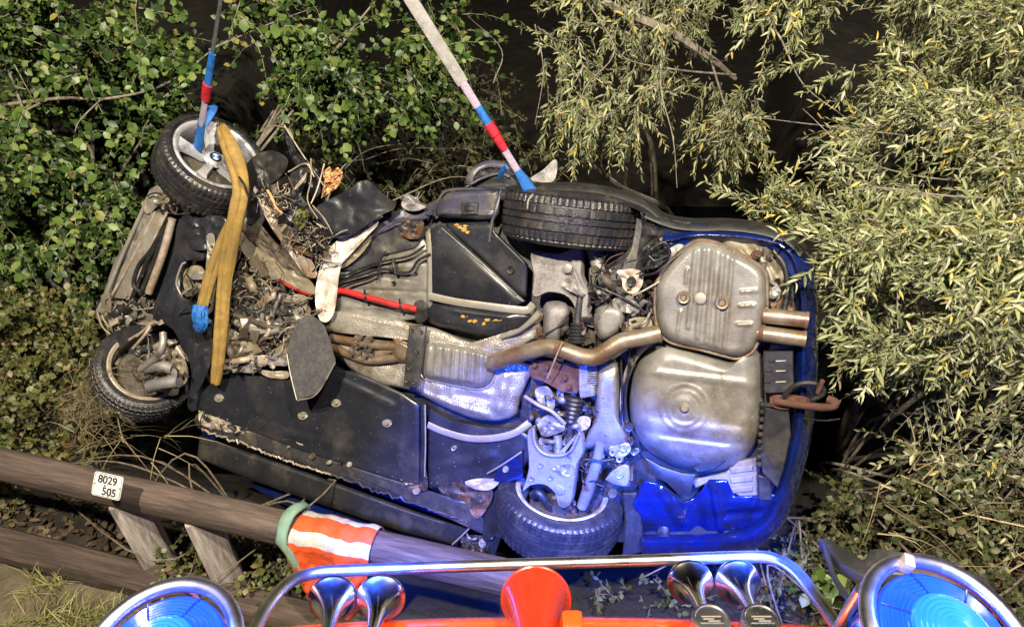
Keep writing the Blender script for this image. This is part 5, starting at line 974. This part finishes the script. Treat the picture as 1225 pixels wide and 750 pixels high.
fs = [(j*(nu+1)+i, j*(nu+1)+i+1, (j+1)*(nu+1)+i+1, (j+1)*(nu+1)+i) for j in range(nv) for i in range(nu)]
mb.add(vs, fs); mb.m = [band_of(L*(j+.5)/nv) for j in range(nv) for i in range(nu)]
vest = obj('safety_vest', mb, [VESTOR, VESTWH], label='orange safety vest with white reflective stripes draped over the guard rail', cat='safety vest', smooth=60)
so = vest.modifiers.new('cloth', 'SOLIDIFY'); so.thickness = 0.006; so.offset = 1
xs_ = rail_at(351); q = [(-.06, RC+.02), (-.09, RC+.06), (-.05, RC+.105), (.02, RC+.115), (.09, RC+.06), (.115, RC-.03), (.12, RC-.13), (.10, RC-.23), (.09, RC-.30), (.10, RC-.36)]
mb = MB(); tube3(mb, [cross(xs_+.012*math.sin(i*1.3)+max(0, i-4)*.022, d, z) for i, (d, z) in enumerate(q)], [.02, .028, .034, .034, .032, .028, .027, .03, .036, .018], seg=22, n=6, flat=.5, upv=side)
mb.v = [tuple(Vector(v)+side*(.006*noise.noise(Vector((v[0]*50, v[2]*20, 1))))+ux*(.008*noise.noise(Vector((v[2]*25, v[1]*20, 4))))) for v in mb.v]
obj('cloth_sling', mb, TEAL, label='faded green cloth sling looped over the guard rail beside the vest', cat='sling')
sd = depth  # sign: four corners on the rail's viewer side
def on_rail(px, py, off): 
    d = ray(px, py); q = along(0)+side*off; t = (q-CAM).dot(side)/d.dot(side); return CAM+d*t
sq = on_rail(128, 574, .098); snm = (side*.75+Vector((0, 0, .66))).normalized()
def on_sign(px, py): r = ray(px, py); return CAM+r*((sq-CAM).dot(snm)/r.dot(snm))
C4 = [on_sign(107, 563.5), on_sign(141, 571.5), on_sign(150, 598), on_sign(117, 590.5)]
sn = empty('number_sign', C4[3], 'small white number plate reading 8029 505 on the rail above a post', 'sign')
ex = ((C4[1]-C4[0])+(C4[2]-C4[3])).normalized(); ey = ((C4[0]-C4[3])+(C4[1]-C4[2])); ey = (ey-ex*ey.dot(ex)).normalized(); ez = ex.cross(ey); sc = sum(C4, Vector())/4
sw, sh = (C4[1]-C4[0]).length, ((C4[0]-C4[3]).length+(C4[1]-C4[2]).length)/2
mb = MB(); rr = .012; out = [(sx*(sw/2-rr)+rr*math.cos(a), sy*(sh/2-rr)+rr*math.sin(a)) for sx, sy, a0 in ((1, 1, 0), (-1, 1, 90), (-1, -1, 180), (1, -1, 270)) for a in [math.radians(a0+k*22.5) for k in range(5)]]
vs = [sc+ex*a+ey*b+ez*k for k in (.002, -.002) for a, b in out]; n = len(out)
mb.add(vs, [tuple(range(n)), tuple(range(2*n-1, n-1, -1))]+[(i, n+i, n+(i+1) % n, (i+1) % n) for i in range(n)]); obj('sign_plate', mb, SIGNWH, sn, smooth=0)
mb = MB(); tube3(mb, [tuple(sc+ex*a*.93+ey*b*.93+ez*.0025) for a, b in out+[out[0]]], .0011, seg=4, n=1); obj('border_line', mb, SIGNBK, sn)
def text(body, dx, dy, size, parent, m, X, Y, Z, C, bold=0.0):
    cu = bpy.data.curves.new('lettering', 'FONT'); cu.body = body; cu.size = size; cu.align_x = 'CENTER'; cu.align_y = 'CENTER'; cu.extrude = .0006; cu.offset = bold; cu.materials.append(m)
    o = bpy.data.objects.new('lettering', cu); COL.objects.link(o)
    dg = bpy.context.evaluated_depsgraph_get(); me = bpy.data.meshes.new_from_object(o.evaluated_get(dg)); bpy.data.objects.remove(o); o = bpy.data.objects.new('lettering', me); COL.objects.link(o); o.parent = parent
    M = Matrix((X, Y, Z)).transposed().to_4x4(); M.translation = C+X*dx+Y*dy+Z*.0032-WLOC[parent.name]; o.matrix_local = M; return o
text('8029', -.002, sh*.22, sh*.46, sn, SIGNBK, ex, ey, ez, sc, .0009); text('505', .014, -sh*.26, sh*.46, sn, SIGNBK, ex, ey, ez, sc, .0009)
mb = MB(); lathe(mb, sc+ex*(-.012)+ey*(-sh*.02)+ez*.002, ez, [(0, .0012), (.004, .0012), (.0045, 0)], 10); obj('print_dot', mb, SIGNBK, sn)
for k in (-1, 1):
    mb = MB(); lathe(mb, sc+ex*(k*sw*.42)+ez*.002, ez, [(0, .003), (.0035, .0025), (.0045, 0)], 10); obj('screw', mb, STEEL, sn)

# ---------------------------------------------------------------- fire truck: the top front edge of its cab with horns, beacons and bars
TR = empty('fire_truck', (0.1, -0.2, 0), 'orange red truck cab roof with chrome horns, blue beacons and a steel bar in front', 'truck')
def tpart(name, m, fn, parent=TR, **k):
    mb = MB(); fn(mb); return obj(name, mb, m, parent, **k)
EX, EY, EZ = Vector((1, 0, 0)), Vector((0, 1, 0)), Vector((0, 0, 1))
def roof(mb):
    n = 24; rows = [(-1.6, 1.74), (-.6, 1.79), (.55, 1.80), (.80, 1.80), (.90, 1.795), (.955, 1.78), (.985, 1.74), (1.0, 1.50)]; vs = []
    for y, z in rows:
        for i in range(n+1):
            u = i/n*2-1; e = max(0, abs(u)-.9)/.1; vs.append((.12+u*1.02, y-.05*u*u-.06*e*e, z-.012*u*u-.10*e*e))
    mb.add(vs, [(j*(n+1)+i, j*(n+1)+i+1, (j+1)*(n+1)+i+1, (j+1)*(n+1)+i) for j in range(len(rows)-1) for i in range(n)])
tpart('cab_roof', ORANGE, roof, smooth=60)
tpart('windscreen', GLASS, lambda mb: mb.add([(-.82, .965, 1.50), (1.06, .965, 1.50), (1.10, 1.05, .95), (-.86, 1.05, .95)], [(0, 1, 2, 3)]), recalc=False)
tpart('cab_front', ORANGE, lambda mb: boxw(mb, (.12, .60, .70), EX, EY, EZ, 2.0, .92, .50), bevel=.04)
tpart('cab_body', ORANGE, lambda mb: boxw(mb, (.12, -.50, 1.05), EX, EY, EZ, 2.0, 1.9, 1.10), bevel=.03)
tpart('bumper', BLACK, lambda mb: boxw(mb, (.12, .62, .42), EX, EY, EZ, 2.06, 1.0, .14), bevel=.02)
for sx in (-.75, .99):
    w = empty('wheel', (sx, .15, .42), parent=TR)
    tpart('tyre', RUBBER, lambda mb: lathe(mb, (sx, .15, .42), EX, [(.22, -.12), (.34, -.13), (.40, -.11), (.42, -.07), (.42, .07), (.40, .11), (.34, .13), (.22, .12)], 40, close=True), w)
    tpart('rim', BRUSHED, lambda mb: lathe(mb, (sx, .15, .42), EX, [(0, .05), (.10, .05), (.12, .02), (.22, .08), (.23, -.08), (0, -.08)], 30), w)
def A(px, py, d): return at(px, py, d)
tpart('steel_bar', BRUSHED, lambda mb: tube3(mb, [A(290, 785, 1.62), A(318, 728, 1.80), A(345, 697, 1.92), A(378, 685, 1.99), A(430, 681.5, 2.01), A(600, 675.5, 2.02), A(760, 670.5, 2.02), A(885, 666, 2.01), A(925, 668, 1.99), A(952, 683, 1.93), A(975, 712, 1.84), A(1003, 750, 1.74), A(1020, 780, 1.66)], 0.0160, seg=20, n=8))
def horn(bell, base, r0, r1, m, base_r=None, plate_=False, flare=5.5, throat=.010):
    """a trumpet: thin throat at base, flaring to a bell that points away from the viewer"""
    a, b = A(*base), A(*bell); ax = b-a; L = ax.length; pr = [(0, -.008), (r0*.9, -.006)]
    for i in range(22):
        t = i/21; pr.append((r0+(r1-r0)*(.16*t+.84*(math.exp(flare*t)-1)/(math.exp(flare)-1)), L*t))
    pr += [(r1+.003, L+.002), (r1+.003, L+.007), (r1-.002, L+.007)]+[(r*.95, z) for r, z in reversed(pr[4:24])]
    h = tpart('horn', m, lambda mb: lathe(mb, a, ax, pr, 40), smooth=60)
    if base_r:
        up = (UP*.86-FW*.5).normalized(); c = A(*base_r[:3]); R = base_r[3]
        drum = tpart('sound_box', BRUSHED, lambda mb: lathe(mb, c, up, [(0, .004), (R*.78, .004), (R*.84, .007), (R*.93, .006), (R, -.004), (R, -.05), (0, -.05)], 40), h)
        X = RT; Y = up.cross(X).normalized(); Y = -Y if Y.dot(UP) < 0 else Y; X = Y.cross(up).normalized()
        tpart('name_plate', BLACK, lambda mb: boxw(mb, c+up*.0055, X, Y, up, R*1.2, R*.40, .003), h, smooth=0)
        tpart('name_plate_border', STEEL, lambda mb: [boxw(mb, c+up*.0075+Y*(k*R*.12)+X*(j*R*.1), X, Y, up, R*w_, R*.07, .001) for k, j, w_ in ((1, 0, 1.0), (-.2, -1.6, .55), (-1.2, 1, .6))], h, smooth=0)
    return h
horn((398, 717, 1.93), (388, 783, 1.68), .0115, .060, CHROME); horn((456, 716, 1.93), (438, 783, 1.68), .0115, .060, CHROME)
horn((826, 697, 1.98), (848, 746, 1.76), .0115, .058, CHROME, (851, 742, 1.72, .046)); horn((883, 697, 1.98), (908, 746, 1.76), .0115, .058, CHROME, (911, 742, 1.72, .046))
rh = horn((641, 717, 1.86), (640, 776, 1.62), .038, .083, REDHORN, flare=1.0)
tpart('horn_rim', REDHORN, lambda mb: tube3(mb, [A(641, 717, 1.862)+frame(A(641, 712, 1.86)-A(640, 770, 1.62))[0]*(.084*math.cos(g))+frame(A(641, 712, 1.86)-A(640, 770, 1.62))[1]*(.084*math.sin(g)) for g in [2*PI*k/40 for k in range(41)]], .0045, seg=8, n=1), rh)
tpart('horn_bracket', ORANGE, lambda mb: boxw(mb, A(684, 748, 1.72), EX, EY, EZ, .05, .05, .06), bevel=.012)
def beacon(cx, cy, d, R, tilt, lit):
    """blue rotating beacon inside a polished guard ring"""
    c = A(cx, cy, d); zz = Vector((tilt, -.05, 1)).normalized(); e = empty('beacon', c, parent=TR); r = R*.86
    tpart('guard_ring', BRUSHED, lambda mb: tube3(mb, [c+frame(zz)[0]*(R*math.cos(g))+frame(zz)[1]*(R*math.sin(g))+zz*.03 for g in [2*PI*k/48 for k in range(49)]], .0165, seg=16, n=1), e)
    c = c+zz*.03
    tpart('lens', BLUELENS, lambda mb: lathe(mb, c, zz, [(r*1.0, -.14), (r, -.02), (r*.985, -.005), (r*.95, .0)]+[(r*(.93-.03*q), .001+.0012*q+.003*(q % 2)) for q in range(11)]+[(r*.60, .016)], 60), e)
    tpart('lens_cap', BLUECORE, lambda mb: lathe(mb, c, zz, [(r*.61, .014), (r*.58, .022)]+[(r*(.56-.035*q), .023+.0012*q+.003*(q % 2)) for q in range(14)]+[(0, .04)], 60), e)
    x, y, z = frame(zz)
    for k in range(7):
        g = 2*PI*k/7+.5; dd = x*math.cos(g)+y*math.sin(g)
        tpart('lens_rib', LENSRIB, lambda mb: tube3(mb, [c+dd*(r*.60)+z*.0165, c+dd*(r*.78)+z*.011, c+dd*(r*.97)+z*.002], .0022, seg=6, n=1), e)
    tpart('beacon_base', BLACK, lambda mb: lathe(mb, c, zz, [(r*1.04, -.13), (r*1.06, -.16), (r*1.06, -.24), (0, -.24)], 40), e)
    for g in (.9, 2.7, 4.6): 
        dd = x*math.cos(g)+y*math.sin(g); tpart('ring_stay', BRUSHED, lambda mb: tube3(mb, [c+dd*R, c+dd*R*1.0-z*.08, c+dd*R*.86-z*.2], .010, seg=10, n=4), e)
    tpart('ring_clamp', PALE, lambda mb: boxw(mb, c+(x*math.cos(.55)+y*math.sin(.55))*R*.93+z*.015, x, y, z, .03, .022, .03), e, bevel=.004)
    return e
beacon(1126, 771, 1.45, .160, .17, 1); beacon(197, 794, 1.50, .154, -.10, 1)
tpart('steel_bar', BRUSHED, lambda mb: tube3(mb, [A(1030, 705, 1.50), A(1012, 735, 1.58), A(990, 775, 1.6)], .012, seg=12, n=4))
# mirror pair beyond the right beacon
def board(name, m, p, t, up):
    mb = MB(); n = len(p); up = Vector(up).normalized(); mb.add([Vector(q) for q in p]+[Vector(q)-up*t for q in p], [tuple(range(n)), tuple(range(2*n-1, n-1, -1))]+[(i, n+i, n+(i+1) % n, (i+1) % n) for i in range(n)])
    return obj(name, mb, m, TR, bevel=.004)
board('mirror', BLACK, [A(979, 643, 2.06), A(993, 644, 2.05), A(1030, 668, 1.97), A(1042, 680, 1.93), A(1034, 690, 1.92), A(1004, 672, 1.98)], .03, UP)
board('mirror', BLACK, [A(1040, 657, 1.99), A(1060, 655, 1.98), A(1063, 662, 1.97), A(1045, 682, 1.93), A(1036, 690, 1.92), A(1030, 676, 1.95)], .03, UP)
board('mirror', BLACK, [A(1062, 656, 1.99), A(1100, 664, 1.97), A(1180, 690, 1.93), A(1200, 720, 1.89), A(1120, 690, 1.92), A(1050, 684, 1.94)], .03, UP)
tpart('mirror_arm', PLASTIC, lambda mb: tube3(mb, [A(985, 650, 2.05), A(998, 690, 1.96), A(1014, 716, 1.88), A(1032, 760, 1.75)], .008, seg=8, n=4))
